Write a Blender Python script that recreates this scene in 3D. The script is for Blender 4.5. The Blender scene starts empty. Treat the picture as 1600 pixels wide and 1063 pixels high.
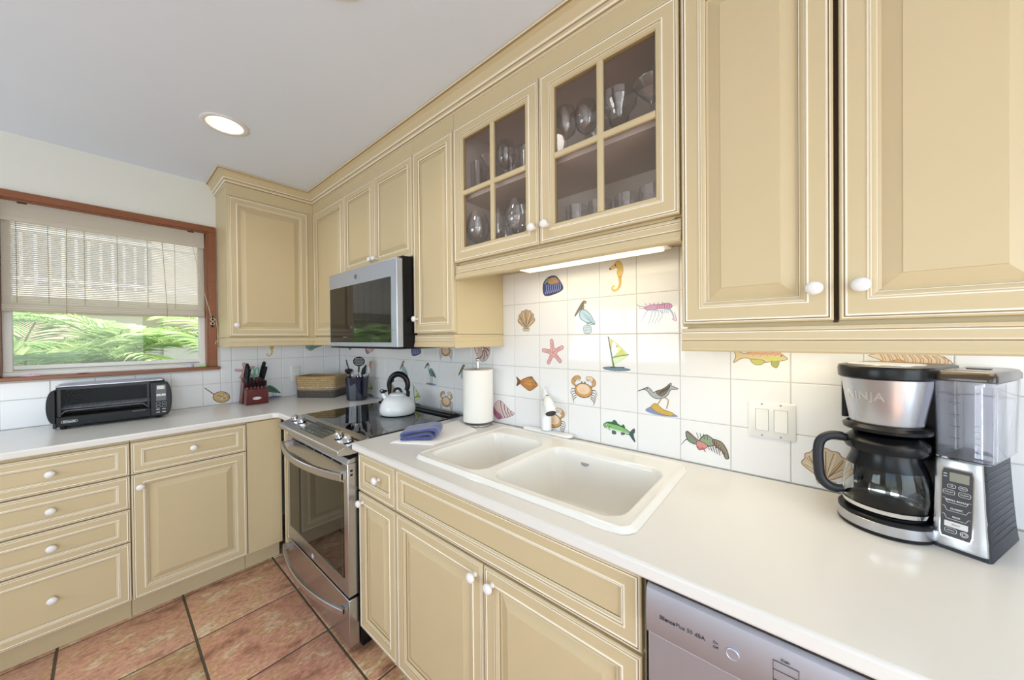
import bpy, bmesh, math, random
from math import sin, cos, pi, radians, sqrt
from mathutils import Vector, Matrix, Euler, noise
from mathutils.geometry import tessellate_polygon

random.seed(7)
scene = bpy.context.scene
COL = scene.collection

# ------------------------------------------------------------------ camera
yaw, pitch, roll = 0.872382, -0.00681095, -0.00938531
fw = Vector((sin(yaw)*cos(pitch), cos(yaw)*cos(pitch), sin(pitch)))
rt = Vector((cos(yaw), -sin(yaw), 0.0))
up = rt.cross(fw)
r2 = rt*cos(roll) + up*sin(roll)
u2 = -rt*sin(roll) + up*cos(roll)
cd = bpy.data.cameras.new('camera')
cam = bpy.data.objects.new('camera', cd)
COL.objects.link(cam)
m = Matrix.Identity(4)
for i in range(3):
    m[i][0], m[i][1], m[i][2] = r2[i], u2[i], -fw[i]
m[0][3], m[1][3], m[2][3] = -1.3169, -3.06545, 1.35583
cam.matrix_world = m
cd.sensor_width = 36.0
cd.lens = 533.987/1600*36
cd.clip_start = 0.02
scene.camera = cam

# ------------------------------------------------------------------ view, sky and daylight
vs = scene.view_settings
vs.view_transform = 'Standard'
vs.look = 'None'
vs.gamma = 1.0
vs.use_curve_mapping = False
vs.exposure = 0.38
scene.cycles.max_bounces = 10
scene.cycles.transparent_max_bounces = 24
scene.cycles.transmission_bounces = 12
scene.cycles.caustics_reflective = False
scene.cycles.caustics_refractive = False

world = bpy.data.worlds.new('sky')
scene.world = world
world.use_nodes = True
wn = world.node_tree
wn.nodes.clear()
sky = wn.nodes.new('ShaderNodeTexSky')
sky.sky_type = 'NISHITA'
sky.sun_disc = False
sky.sun_elevation = radians(55)
sky.sun_rotation = radians(140)
bg = wn.nodes.new('ShaderNodeBackground')
bg.inputs['Strength'].default_value = 0.34
wo = wn.nodes.new('ShaderNodeOutputWorld')
wn.links.new(sky.outputs[0], bg.inputs[0])
wn.links.new(bg.outputs[0], wo.inputs[0])


def add_light(name, kind, loc, direction, energy, color=(1, 1, 1), **kw):
    d = bpy.data.lights.new(name, kind)
    d.energy = energy
    d.color = color
    for k, v in kw.items():
        setattr(d, k, v)
    o = bpy.data.objects.new(name, d)
    COL.objects.link(o)
    o.location = loc
    o.rotation_euler = Vector(direction).to_track_quat('-Z', 'Y').to_euler()
    return o


add_light('sun', 'SUN', (2, -4, 8), (-0.35, 0.75, -1.1), 8.0, (1.0, 0.96, 0.9), angle=0.02)
# daylight through the patio opening behind the camera and through the two windows
add_light('patio_daylight', 'AREA', (-2.0, -5.35, 1.35), (0.05, 1, 0.22), 46, (0.80, 0.91, 1.0), shape='RECTANGLE', size=2.4, size_y=2.0)
add_light('side_window_daylight', 'AREA', (-3.45, -1.2, 1.45), (1, -0.1, 0.25), 22, (0.86, 0.94, 1.0), shape='RECTANGLE', size=1.7, size_y=0.9)
add_light('sink_side_daylight', 'AREA', (-3.45, -3.6, 1.5), (1, 0.15, 0.25), 7, (0.88, 0.95, 1.0), shape='RECTANGLE', size=1.7, size_y=1.3)

# ------------------------------------------------------------------ materials
MATS = {}


def lin(c):
    return tuple(((v/255)/12.92 if v/255 <= 0.04045 else ((v/255+0.055)/1.055)**2.4) for v in c)


def mat(name, rgb=(200, 200, 200), rough=0.5, metal=0.0, var=0.0, vscale=12.0, bump=0.0, bscale=60.0,
        stretch=None, **kw):
    if name in MATS:
        return MATS[name]
    M = bpy.data.materials.new(name)
    M.use_nodes = True
    nt = M.node_tree
    b = nt.nodes['Principled BSDF']
    c = lin(rgb) + (1,)
    b.inputs['Base Color'].default_value = c
    b.inputs['Roughness'].default_value = rough
    b.inputs['Metallic'].default_value = metal
    for k, v in kw.items():
        b.inputs[k.replace('_', ' ')].default_value = v
    tc = nt.nodes.new('ShaderNodeTexCoord')
    src = tc.outputs['Object']
    if stretch:
        mp = nt.nodes.new('ShaderNodeMapping')
        mp.inputs['Scale'].default_value = stretch
        nt.links.new(src, mp.inputs[0])
        src = mp.outputs[0]
    if var > 0:
        n = nt.nodes.new('ShaderNodeTexNoise')
        n.inputs['Scale'].default_value = vscale
        n.inputs['Detail'].default_value = 5
        nt.links.new(src, n.inputs['Vector'])
        mx = nt.nodes.new('ShaderNodeMix')
        mx.data_type = 'RGBA'
        lo = tuple(v*(1-var) for v in c[:3]) + (1,)
        hi = tuple(min(1, v*(1+var*0.7)) for v in c[:3]) + (1,)
        mx.inputs[6].default_value = lo
        mx.inputs[7].default_value = hi
        nt.links.new(n.outputs[0], mx.inputs[0])
        nt.links.new(mx.outputs[2], b.inputs['Base Color'])
    if bump > 0:
        n = nt.nodes.new('ShaderNodeTexNoise')
        n.inputs['Scale'].default_value = bscale
        n.inputs['Detail'].default_value = 4
        nt.links.new(src, n.inputs['Vector'])
        bp = nt.nodes.new('ShaderNodeBump')
        bp.inputs['Strength'].default_value = bump
        bp.inputs['Distance'].default_value = 0.002
        nt.links.new(n.outputs[0], bp.inputs['Height'])
        nt.links.new(bp.outputs[0], b.inputs['Normal'])
    MATS[name] = M
    return M


def color_attr_mat(name, rough, **kw):
    M = mat(name, (255, 255, 255), rough, **kw)
    nt = M.node_tree
    a = nt.nodes.new('ShaderNodeAttribute')
    a.attribute_name = 'Col'
    nt.links.new(a.outputs['Color'], nt.nodes['Principled BSDF'].inputs['Base Color'])
    return M


def emit_mat(name, rgb, strength):
    M = mat(name, rgb, 0.5)
    b = M.node_tree.nodes['Principled BSDF']
    b.inputs['Emission Color'].default_value = lin(rgb) + (1,)
    b.inputs['Emission Strength'].default_value = strength
    return M


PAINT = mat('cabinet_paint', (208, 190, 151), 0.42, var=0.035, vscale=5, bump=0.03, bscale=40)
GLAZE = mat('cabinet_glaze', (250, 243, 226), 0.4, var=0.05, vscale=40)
GROOVE_SHADE = mat('cabinet_groove_shade', (158, 134, 94), 0.5)  # shadow in the moulding grooves, put into the paint as a darker tone
INSIDE = mat('cabinet_interior', (226, 214, 202), 0.6)
GAPM = mat('gap_shade_and_fittings', (70, 55, 40), 0.8)  # painted shade of the door gap, also dark seams and blind brackets
KNOBM = mat('white_ceramic', (240, 238, 238), 0.12)
WALLM = mat('wall_paint', (232, 232, 224), 0.7, var=0.02, vscale=3, bump=0.08, bscale=120)
CEILM = mat('ceiling_paint', (234, 242, 255), 0.75, var=0.02, vscale=2, bump=0.06, bscale=90)
SOLID = mat('countertop_cream', (231, 229, 224), 0.22, var=0.015, vscale=8)
SOLIDE = mat('countertop_edge', (236, 234, 230), 0.25)
PORC = mat('sink_enamel', (236, 234, 228), 0.1)
TILEM = mat('tile_glaze', (236, 236, 238), 0.07, bump=0.02, bscale=25)
GROUT = mat('grout', (196, 194, 190), 0.8)
PICM = color_attr_mat('painted_glaze', 0.12)
WOODF = mat('redwood_casing', (140, 82, 46), 0.35, var=0.25, vscale=9, stretch=(1, 1, 6), bump=0.05)
ALU = mat('white_sash', (228, 226, 220), 0.35)
STEEL = mat('stainless_steel', (196, 197, 203), 0.27, 1.0, bump=0.02, bscale=300, stretch=(1, 0.02, 1))
STEELV = mat('brushed_steel', (196, 204, 220), 0.46, 1.0, bump=0.03, bscale=300, stretch=(1, 0.03, 1))  # bluish tint: reflected daylight put into the base colour
CHROME = mat('chrome', (226, 226, 228), 0.07, 1.0)
BLACKP = mat('black_plastic', (18, 19, 22), 0.25, Specular_IOR_Level=0.28)
BLACKM = mat('black_matte', (20, 21, 24), 0.55, bump=0.05, bscale=300, Specular_IOR_Level=0.25)
BLACKG = mat('black_glass', (8, 9, 11), 0.03)
COOKG = mat('cooktop_glass', (10, 11, 14), 0.02, Specular_IOR_Level=0.9)
NAVYP = mat('dark_navy_plastic', (26, 32, 46), 0.4)
NAVYG = mat('navy_glaze', (16, 18, 44), 0.06, Specular_IOR_Level=0.8)
WHITEP = mat('white_plastic', (238, 237, 234), 0.3)
PAPER = mat('paper_towel', (244, 241, 235), 0.9, bump=0.35, bscale=90)
ENAMEL = mat('kettle_enamel', (238, 240, 240), 0.06)
GLASS = mat('clear_glass', (250, 252, 252), 0.0, Transmission_Weight=1.0, IOR=1.45)
THING = mat('thin_glass', (252, 254, 254), 0.0, Transmission_Weight=1.0, IOR=1.3)
RESG = mat('reservoir_plastic', (250, 250, 255), 0.03, Transmission_Weight=0.95, IOR=1.2)
INKM = mat('dark_ink', (52, 54, 62), 0.5)
WHITEI = mat('white_ink', (232, 232, 232), 0.4)
GREYI = mat('grey_ink', (150, 152, 158), 0.4)


def pane_mat(name, tint, refl):
    M = bpy.data.materials.new(name)
    M.use_nodes = True
    nt = M.node_tree
    nt.nodes.clear()
    t = nt.nodes.new('ShaderNodeBsdfTransparent')
    t.inputs[0].default_value = tint + (1,)
    g = nt.nodes.new('ShaderNodeBsdfGlossy')
    g.inputs['Roughness'].default_value = 0.0
    lw = nt.nodes.new('ShaderNodeLayerWeight')
    lw.inputs['Blend'].default_value = 0.5
    pw = nt.nodes.new('ShaderNodeMath')
    pw.operation = 'POWER'
    pw.inputs[1].default_value = 4.0
    nt.links.new(lw.outputs['Facing'], pw.inputs[0])
    fr = nt.nodes.new('ShaderNodeMath')
    fr.operation = 'MULTIPLY_ADD'
    f0 = ((refl-1)/(refl+1))**2
    fr.inputs[1].default_value = 0.9-f0
    fr.inputs[2].default_value = f0
    nt.links.new(pw.outputs[0], fr.inputs[0])
    mx = nt.nodes.new('ShaderNodeMixShader')
    out = nt.nodes.new('ShaderNodeOutputMaterial')
    nt.links.new(fr.outputs[0], mx.inputs[0])
    nt.links.new(t.outputs[0], mx.inputs[1])
    nt.links.new(g.outputs[0], mx.inputs[2])
    nt.links.new(mx.outputs[0], out.inputs[0])
    MATS[name] = M
    return M


PANE = pane_mat('window_pane', (0.97, 0.98, 0.98), 1.35)
CABPANE = pane_mat('cabinet_pane', (0.96, 0.95, 0.95), 1.4)

# ------------------------------------------------------------------ mesh builder
ROOTM = {}


class MB:
    def __init__(self):
        self.v, self.f, self.mi, self.col = [], [], [], []
        self.M = None

    def av(self, p):
        p = Vector(p)
        if self.M:
            p = self.M @ p
        self.v.append(p)
        return len(self.v)-1

    def af(self, idx, mi=0, c=None):
        self.f.append(tuple(idx))
        self.mi.append(mi)
        self.col.append(c)

    def box(self, x0, x1, y0, y1, z0, z1, mi=0):
        b = len(self.v)
        for x in (x0, x1):
            for y in (y0, y1):
                for z in (z0, z1):
                    self.av((x, y, z))
        for q in ((0, 1, 3, 2), (4, 6, 7, 5), (0, 4, 5, 1), (2, 3, 7, 6), (0, 2, 6, 4), (1, 5, 7, 3)):
            self.af([b+i for i in q], mi)
        return self

    def loops(self, rings, mi=0, closed=True, cap0=True, cap1=True, mis=None):
        """rings: lists of points with equal counts, skinned in order"""
        n = len(rings[0])
        ids = [[self.av(p) for p in r] for r in rings]
        for k in range(len(rings)-1):
            for i in range(n if closed else n-1):
                j = (i+1) % n
                self.af((ids[k][i], ids[k][j], ids[k+1][j], ids[k+1][i]), mis[k] if mis else mi)
        if cap0:
            self.af(ids[0][::-1], mis[0] if mis else mi)
        if cap1:
            self.af(ids[-1], mis[-1] if mis else mi)
        return self

    def lathe(self, prof, c=(0, 0, 0), seg=28, mi=0, sx=1.0, sy=1.0, mis=None, cap0=True, cap1=True, axis='Z'):
        rings = []
        for r, z in prof:
            r = max(r, 1e-5)
            ring = []
            for i in range(seg):
                a = 2*pi*i/seg
                x, y = r*cos(a)*sx, r*sin(a)*sy
                if axis == 'Z':
                    ring.append((c[0]+x, c[1]+y, c[2]+z))
                elif axis == 'X':
                    ring.append((c[0]+z, c[1]+x, c[2]+y))
                else:
                    ring.append((c[0]+x, c[1]+z, c[2]+y))
            rings.append(ring)
        return self.loops(rings, mi, mis=mis, cap0=cap0, cap1=cap1)

    def prism(self, poly, axis, a0, a1, mi=0):
        def P(u, w, t):
            return {'X': (t, u, w), 'Y': (u, t, w), 'Z': (u, w, t)}[axis]
        return self.loops([[P(u, w, a0) for u, w in poly], [P(u, w, a1) for u, w in poly]], mi)

    def tube(self, path, r, mi=0, seg=8, closed=False, flat=1.0, upv=None):
        pts = [Vector(p) for p in path]
        n = len(pts)
        rs = r if isinstance(r, (list, tuple)) else [r]*n
        rings = []
        prev = None
        for i, p in enumerate(pts):
            if closed:
                d = pts[(i+1) % n]-pts[i-1]
            else:
                d = pts[min(i+1, n-1)]-pts[max(i-1, 0)]
            d.normalize()
            if prev is None:
                ref = Vector(upv) if upv else (Vector((0, 0, 1)) if abs(d.z) < 0.9 else Vector((1, 0, 0)))
                u = d.cross(ref).normalized()
            else:
                u = (prev-d*prev.dot(d)).normalized()
            prev = u
            w = d.cross(u)
            rings.append([p+u*cos(2*pi*k/seg)*rs[i]+w*sin(2*pi*k/seg)*rs[i]*flat for k in range(seg)])
        if closed:
            rings.append(rings[0])
            return self.loops(rings, mi, cap0=False, cap1=False)
        return self.loops(rings, mi)

    def sphere(self, c, r, mi=0, seg=16, rings=10, sx=1, sy=1, sz=1):
        R = []
        for k in range(rings+1):
            t = -pi/2+pi*k/rings
            rr = max(cos(t)*r, 1e-5)
            R.append([(c[0]+rr*cos(2*pi*i/seg)*sx, c[1]+rr*sin(2*pi*i/seg)*sy, c[2]+sin(t)*r*sz) for i in range(seg)])
        return self.loops(R, mi)

    def build(self, name, mats, parent=None, smooth=True, bevel=0.0, local=False, seg=2, sharp=38, normals=True,
              subsurf=0):
        """vertices are world coordinates unless local=True (then in the root thing's own frame)"""
        if not isinstance(mats, (list, tuple)):
            mats = [mats]
        me = bpy.data.meshes.new(name)
        vs_ = self.v
        if parent is not None and not local:
            inv = ROOTM[parent.name].inverted()
            vs_ = [inv @ p for p in vs_]
        me.from_pydata([tuple(p) for p in vs_], [], self.f)
        for M in mats:
            me.materials.append(M)
        me.polygons.foreach_set('material_index', self.mi)
        if any(c is not None for c in self.col):
            ca = me.color_attributes.new('Col', 'FLOAT_COLOR', 'CORNER')
            for p in me.polygons:
                c = self.col[p.index] or (1, 1, 1)
                for li in p.loop_indices:
                    ca.data[li].color = (c[0], c[1], c[2], 1)
        if normals:
            bm = bmesh.new()
            bm.from_mesh(me)
            bmesh.ops.recalc_face_normals(bm, faces=bm.faces)
            bm.to_mesh(me)
            bm.free()
        me.update()
        if smooth:
            me.shade_smooth()
            me.set_sharp_from_angle(angle=radians(sharp))
        o = bpy.data.objects.new(name, me)
        COL.objects.link(o)
        if parent is not None:
            o.parent = parent
            ROOTM[o.name] = ROOTM[parent.name]
        else:
            ROOTM[o.name] = Matrix.Identity(4)
        if bevel > 0:
            b = o.modifiers.new('bevel', 'BEVEL')
            b.width = bevel
            b.segments = seg
            b.limit_method = 'ANGLE'
            b.angle_limit = radians(50)
            b.harden_normals = False
        if subsurf:
            s = o.modifiers.new('subsurf', 'SUBSURF')
            s.levels = s.render_levels = subsurf
        return o


def tag(o, label=None, cat=None, group=None, kind=None):
    if label:
        o['label'] = label
    if cat:
        o['category'] = cat
    if group:
        o['group'] = group
    if kind:
        o['kind'] = kind
    return o


def thing(name, loc, label, cat, rotz=0.0, group=None, kind=None):
    o = bpy.data.objects.new(name, None)
    o.empty_display_size = 0.05
    COL.objects.link(o)
    o.location = loc
    o.rotation_euler = (0, 0, rotz)
    ROOTM[o.name] = Matrix.Translation(Vector(loc)) @ Matrix.Rotation(rotz, 4, 'Z')
    return tag(o, label, cat, group, kind)


def single(o, label, cat, group=None, kind=None, base=None):
    """a one-mesh thing: move its origin to its base"""
    if base is not None:
        base = Vector(base)
        o.data.transform(Matrix.Translation(-base))
        o.location = base
        ROOTM[o.name] = Matrix.Translation(base)
    return tag(o, label, cat, group, kind)


def text_mesh(mb, s, size, M, mi=0, bold=0.0, extrude=0.0004, align='CENTER', space=1.0):
    """letters laid in the xy plane of matrix M"""
    cu = bpy.data.curves.new('t', 'FONT')
    cu.body = s
    cu.size = size
    cu.align_x = align
    cu.align_y = 'CENTER'
    cu.offset = bold
    cu.space_character = space
    cu.extrude = extrude
    cu.resolution_u = 3
    ob = bpy.data.objects.new('t', cu)
    COL.objects.link(ob)
    dg = bpy.context.evaluated_depsgraph_get()
    me = bpy.data.meshes.new_from_object(ob.evaluated_get(dg))
    base = len(mb.v)
    wid = max(v.co.x for v in me.vertices)
    for v in me.vertices:
        mb.av(M @ v.co)
    for p in me.polygons:
        mb.af([base+i for i in p.vertices], mi)
    bpy.data.objects.remove(ob)
    bpy.data.curves.remove(cu)
    bpy.data.meshes.remove(me)
    return wid


def frame(o, x, y):
    """matrix with origin o, x axis x, y axis y, z = x cross y"""
    x = Vector(x).normalized()
    y = Vector(y).normalized()
    z = x.cross(y)
    M = Matrix.Identity(4)
    for i in range(3):
        M[i][0], M[i][1], M[i][2], M[i][3] = x[i], y[i], z[i], o[i]
    return M


def rrect(x0, x1, y0, y1, r, n=5):
    P = []
    for cx, cy, a0 in ((x1-r, y1-r, 0), (x0+r, y1-r, 90), (x0+r, y0+r, 180), (x1-r, y0+r, 270)):
        for k in range(n+1):
            a = radians(a0+90*k/n)
            P.append((cx+r*cos(a), cy+r*sin(a)))
    return P


# side frames: 'R' the right-hand wall (x = 0, faces -x), 'L' the window wall (y = 0, faces -y)
def W3(side, a, d, z):
    return Vector((-d, a, z)) if side == 'R' else Vector((a, -d, z))


def fbox(mb, side, a0, a1, d0, d1, z0, z1, mi=0):
    if side == 'R':
        mb.box(-d1, -d0, min(a0, a1), max(a0, a1), z0, z1, mi)
    else:
        mb.box(min(a0, a1), max(a0, a1), -d1, -d0, z0, z1, mi)
    return mb


def ring4(side, a0, a1, z0, z1, i, d):
    return [W3(side, a0+i, d, z0+i), W3(side, a1-i, d, z0+i), W3(side, a1-i, d, z1-i), W3(side, a0+i, d, z1-i)]


def moulded(mb, side, a0, a1, z0, z1, d, prof, back=0.019, cap=True):
    """concentric mitred mouldings: prof = (inset, depth from the face, material) from the edge inward"""
    rings = [ring4(side, a0, a1, z0, z1, 0, d-back)]
    mis = []
    for (i, dd, mi) in prof:
        rings.append(ring4(side, a0, a1, z0, z1, i, d+dd))
        mis.append(mi)
    ids = [[mb.av(p) for p in r] for r in rings]
    for k in range(len(rings)-1):
        for i in range(4):
            j = (i+1) % 4
            mb.af((ids[k][i], ids[k][j], ids[k+1][j], ids[k+1][i]), mis[k])
    mb.af(ids[0][::-1], 0)
    if cap:
        mb.af(ids[-1], 0)


mm = 0.001
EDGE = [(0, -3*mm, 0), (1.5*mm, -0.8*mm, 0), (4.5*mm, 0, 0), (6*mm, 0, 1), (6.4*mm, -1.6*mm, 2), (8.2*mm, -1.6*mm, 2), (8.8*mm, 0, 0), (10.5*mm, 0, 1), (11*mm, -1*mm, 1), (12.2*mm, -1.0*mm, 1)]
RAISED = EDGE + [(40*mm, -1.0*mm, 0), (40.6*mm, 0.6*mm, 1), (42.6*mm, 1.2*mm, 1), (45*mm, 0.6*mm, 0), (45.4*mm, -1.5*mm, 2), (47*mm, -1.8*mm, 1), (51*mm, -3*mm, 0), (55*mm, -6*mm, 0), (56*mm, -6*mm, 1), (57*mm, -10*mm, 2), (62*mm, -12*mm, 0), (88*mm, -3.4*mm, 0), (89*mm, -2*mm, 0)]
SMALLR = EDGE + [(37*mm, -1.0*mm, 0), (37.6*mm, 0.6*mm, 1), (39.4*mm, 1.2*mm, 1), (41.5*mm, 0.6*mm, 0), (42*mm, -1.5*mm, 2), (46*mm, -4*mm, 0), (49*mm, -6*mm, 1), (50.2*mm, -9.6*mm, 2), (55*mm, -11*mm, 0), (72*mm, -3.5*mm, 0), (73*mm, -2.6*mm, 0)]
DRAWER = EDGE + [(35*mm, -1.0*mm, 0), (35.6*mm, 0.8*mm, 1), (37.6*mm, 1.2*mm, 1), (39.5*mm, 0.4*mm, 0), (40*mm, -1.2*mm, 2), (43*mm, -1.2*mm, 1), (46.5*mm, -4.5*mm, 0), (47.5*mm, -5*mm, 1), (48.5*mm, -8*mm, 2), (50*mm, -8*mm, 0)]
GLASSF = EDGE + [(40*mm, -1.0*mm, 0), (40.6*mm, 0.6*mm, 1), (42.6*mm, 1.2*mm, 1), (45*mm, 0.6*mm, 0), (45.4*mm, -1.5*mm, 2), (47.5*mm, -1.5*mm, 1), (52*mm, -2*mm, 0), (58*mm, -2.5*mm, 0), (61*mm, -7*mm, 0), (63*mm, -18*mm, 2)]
DMATS = [PAINT, GLAZE, GROOVE_SHADE]


def knob(side, a, z, d, parent, r=0.0155):
    mb = MB()
    prof = [(0.0085, 0), (0.0075, 0.003), (0.0048, 0.008), (0.0052, 0.012), (r*0.72, 0.0145), (r*0.96, 0.018), (r, 0.0215), (r*0.93, 0.0255), (r*0.7, 0.0285), (r*0.38, 0.030), (0.0001, 0.0305)]
    rings = []
    for rr, t in prof:
        ring = []
        for k in range(20):
            an = 2*pi*k/20
            p = W3(side, a+rr*cos(an), d+t, z+rr*sin(an)*0.93)
            ring.append(p)
        rings.append(ring)
    mb.loops(rings)
    o = mb.build('knob', KNOBM, parent)
    return o


FD_U = 0.33     # face distance of upper doors
FD_B = 0.62     # face distance of base doors


def door(name, side, a0, a1, z0, z1, d, parent, prof, kn=None):
    mb = MB()
    moulded(mb, side, a0, a1, z0, z1, d, prof)
    o = mb.build(name, DMATS, parent, sharp=20)
    if kn:
        knob(side, kn[0], kn[1], d-0.002, o)
    return o

# ------------------------------------------------------------------ room shell
ZC = 2.42
XL, YF = -3.3, -5.2
S = 0.1524


def struct(name, mb, M, parent=None, **kw):
    o = mb.build(name, M, parent, **kw)
    if parent is None:
        o['kind'] = 'structure'
    return o


# floor tiles: real tile slabs over grout
def floor_material():
    M = mat('terracotta_tile', (186, 140, 116), 0.42, bump=0.25, bscale=35)
    nt = M.node_tree
    b = nt.nodes['Principled BSDF']
    tc = nt.nodes.new('ShaderNodeTexCoord')
    a = nt.nodes.new('ShaderNodeAttribute')
    a.attribute_name = 'Col'
    mp = nt.nodes.new('ShaderNodeMapping')
    mp.inputs['Rotation'].default_value = (0, 0, 0.5)
    mp.inputs['Scale'].default_value = (1.0, 1.8, 1.0)
    nt.links.new(tc.outputs['Object'], mp.inputs[0])

    def noise_(scale, detail, rough=0.6):
        n = nt.nodes.new('ShaderNodeTexNoise')
        n.inputs['Scale'].default_value = scale
        n.inputs['Detail'].default_value = detail
        n.inputs['Roughness'].default_value = rough
        nt.links.new(mp.outputs[0], n.inputs['Vector'])
        return n
    n1 = noise_(5.5, 6, 0.62)
    r1 = nt.nodes.new('ShaderNodeValToRGB')
    e = r1.color_ramp.elements
    cols = [(0.34, (158, 122, 98)), (0.42, (206, 154, 128)), (0.49, (226, 178, 154)), (0.55, (212, 168, 128)), (0.62, (240, 216, 188)), (0.70, (178, 152, 122))]
    e[0].position, e[0].color = cols[0][0], lin(cols[0][1])+(1,)
    e[1].position, e[1].color = cols[-1][0], lin(cols[-1][1])+(1,)
    for p_, c_ in cols[1:-1]:
        k = e.new(p_)
        k.color = lin(c_)+(1,)
    nt.links.new(n1.outputs[0], r1.inputs[0])
    n2 = noise_(42, 8, 0.75)
    r2_ = nt.nodes.new('ShaderNodeValToRGB')
    r2_.color_ramp.elements[0].position = 0.36
    r2_.color_ramp.elements[0].color = (0.62, 0.56, 0.52, 1)
    r2_.color_ramp.elements[1].position = 0.56
    r2_.color_ramp.elements[1].color = (1, 1, 1, 1)
    nt.links.new(n2.outputs[0], r2_.inputs[0])
    m1 = nt.nodes.new('ShaderNodeMix')
    m1.data_type = 'RGBA'
    m1.blend_type = 'MULTIPLY'
    m1.inputs[0].default_value = 1.0
    nt.links.new(r1.outputs[0], m1.inputs[6])
    nt.links.new(r2_.outputs[0], m1.inputs[7])
    m2 = nt.nodes.new('ShaderNodeMix')
    m2.data_type = 'RGBA'
    m2.blend_type = 'MULTIPLY'
    m2.inputs[0].default_value = 1.0
    nt.links.new(m1.outputs[2], m2.inputs[6])
    nt.links.new(a.outputs['Color'], m2.inputs[7])
    nt.links.new(m2.outputs[2], b.inputs['Base Color'])
    return M


FLOORM = floor_material()
FGROUT = mat('floor_grout', (92, 84, 68), 0.9, var=0.2, vscale=60)
mb = MB()
mb.box(XL-0.2, 0.15, YF-0.2, 0.1, -0.1, -0.0035, 0)
P = 0.404
g = 0.0045
xs = [-0.66-P*k for k in range(-2, 8)]
ys = [-0.568-P*k for k in range(-2, 12)]
rnd = random.Random(3)
for X in xs:
    for Y in ys:
        x0, x1, y0, y1 = X-P+g, X-g, Y-P+g, Y-g
        x0, x1, y0, y1 = max(x0, XL), min(x1, 0.0), max(y0, YF), min(y1, 0.0)
        if x1-x0 < 0.02 or y1-y0 < 0.02:
            continue
        t = rnd.uniform(0.84, 1.08)
        c = (t*rnd.uniform(0.96, 1.03), t*rnd.uniform(0.93, 1.03), t*rnd.uniform(0.88, 1.05))
        b0 = len(mb.v)
        e = 0.004
        for (xx0, xx1, yy0, yy1, zz) in ((x0, x1, y0, y1, -0.0035), (x0+e*.3, x1-e*.3, y0+e*.3, y1-e*.3, -0.001), (x0+e, x1-e, y0+e, y1-e, 0.0)):
            mb.av((xx0, yy0, zz)); mb.av((xx1, yy0, zz)); mb.av((xx1, yy1, zz)); mb.av((xx0, yy1, zz))
        for r_ in (0, 4):
            for i in range(4):
                mb.af((b0+r_+i, b0+r_+(i+1) % 4, b0+r_+4+(i+1) % 4, b0+r_+4+i), 1, c)
        mb.af((b0+8, b0+9, b0+10, b0+11), 1, c)
floor = struct('floor', mb, [FGROUT, FLOORM], sharp=60)

struct('ceiling', MB().box(XL-0.2, 0.15, YF-0.2, 0.12, ZC, ZC+0.12), CEILM)

# window opening in the wall at the back
WX0, WX1, WZ0, WZ1 = -1.668, -0.862, 1.168, 2.088
mb = MB()
mb.box(WX1, 0.15, 0, 0.12, -0.1, ZC)
mb.box(XL-0.2, WX0, 0, 0.12, -0.1, ZC)
mb.box(WX0, WX1, 0, 0.12, -0.1, WZ0)
mb.box(WX0, WX1, 0, 0.12, WZ1, ZC)
wall_back = struct('wall_back', mb, WALLM)
wall_right = struct('wall_right', MB().box(0, 0.15, YF-0.2, 0.0, -0.1, ZC), WALLM)


def wall_with_holes(name, axis, pos, thick, lo, hi, holes):
    mb = MB()
    cuts = sorted(set([lo, hi]+[h[0] for h in holes]+[h[1] for h in holes]))
    for a, b in zip(cuts, cuts[1:]):
        hz = [(h[2], h[3]) for h in holes if h[0] <= a and b <= h[1]]
        spans = [(-0.1, ZC)]
        if hz:
            spans = [(-0.1, hz[0][0]), (hz[0][1], ZC)]
        for z0, z1 in spans:
            if z1-z0 < 0.01:
                continue
            if axis == 'X':
                mb.box(pos, pos+thick, a, b, z0, z1)
            else:
                mb.box(a, b, pos, pos+thick, z0, z1)
    return struct(name, mb, WALLM)


wall_with_holes('wall_left', 'X', XL-0.12, 0.12, YF-0.2, 0.0, [(-2.0, -0.4, 0.98, 1.78), (-4.4, -2.8, 0.9, 2.1)])
wall_with_holes('wall_front', 'Y', YF-0.12, 0.12, XL-0.12, 0.15, [(-3.1, -0.9, 0.0, 2.1)])

# windows outside the frame, seen only in reflections
for n, (y0, y1, z0, z1) in enumerate([(-2.0, -0.4, 0.98, 1.78), (-4.4, -2.8, 0.9, 2.1)]):
    mb = MB()
    x = XL-0.06
    for a, b in ((y0, y0+0.04), (y1-0.04, y1), ((y0+y1)/2-0.015, (y0+y1)/2+0.015)):
        mb.box(x-0.02, x+0.02, a, b, z0, z1)
    for a, b in ((z0, z0+0.04), (z1-0.04, z1)):
        mb.box(x-0.02, x+0.02, y0, y1, a, b)
    w = thing('window_%d' % (n+2), (x, (y0+y1)/2, z0), None, None)
    w['kind'] = 'structure'
    mb.build('window_frame', ALU, w)
    MB().box(x-0.003, x+0.003, y0+0.04, y1-0.04, z0+0.04, z1-0.04).build('window_pane', PANE, w, smooth=False)

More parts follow.
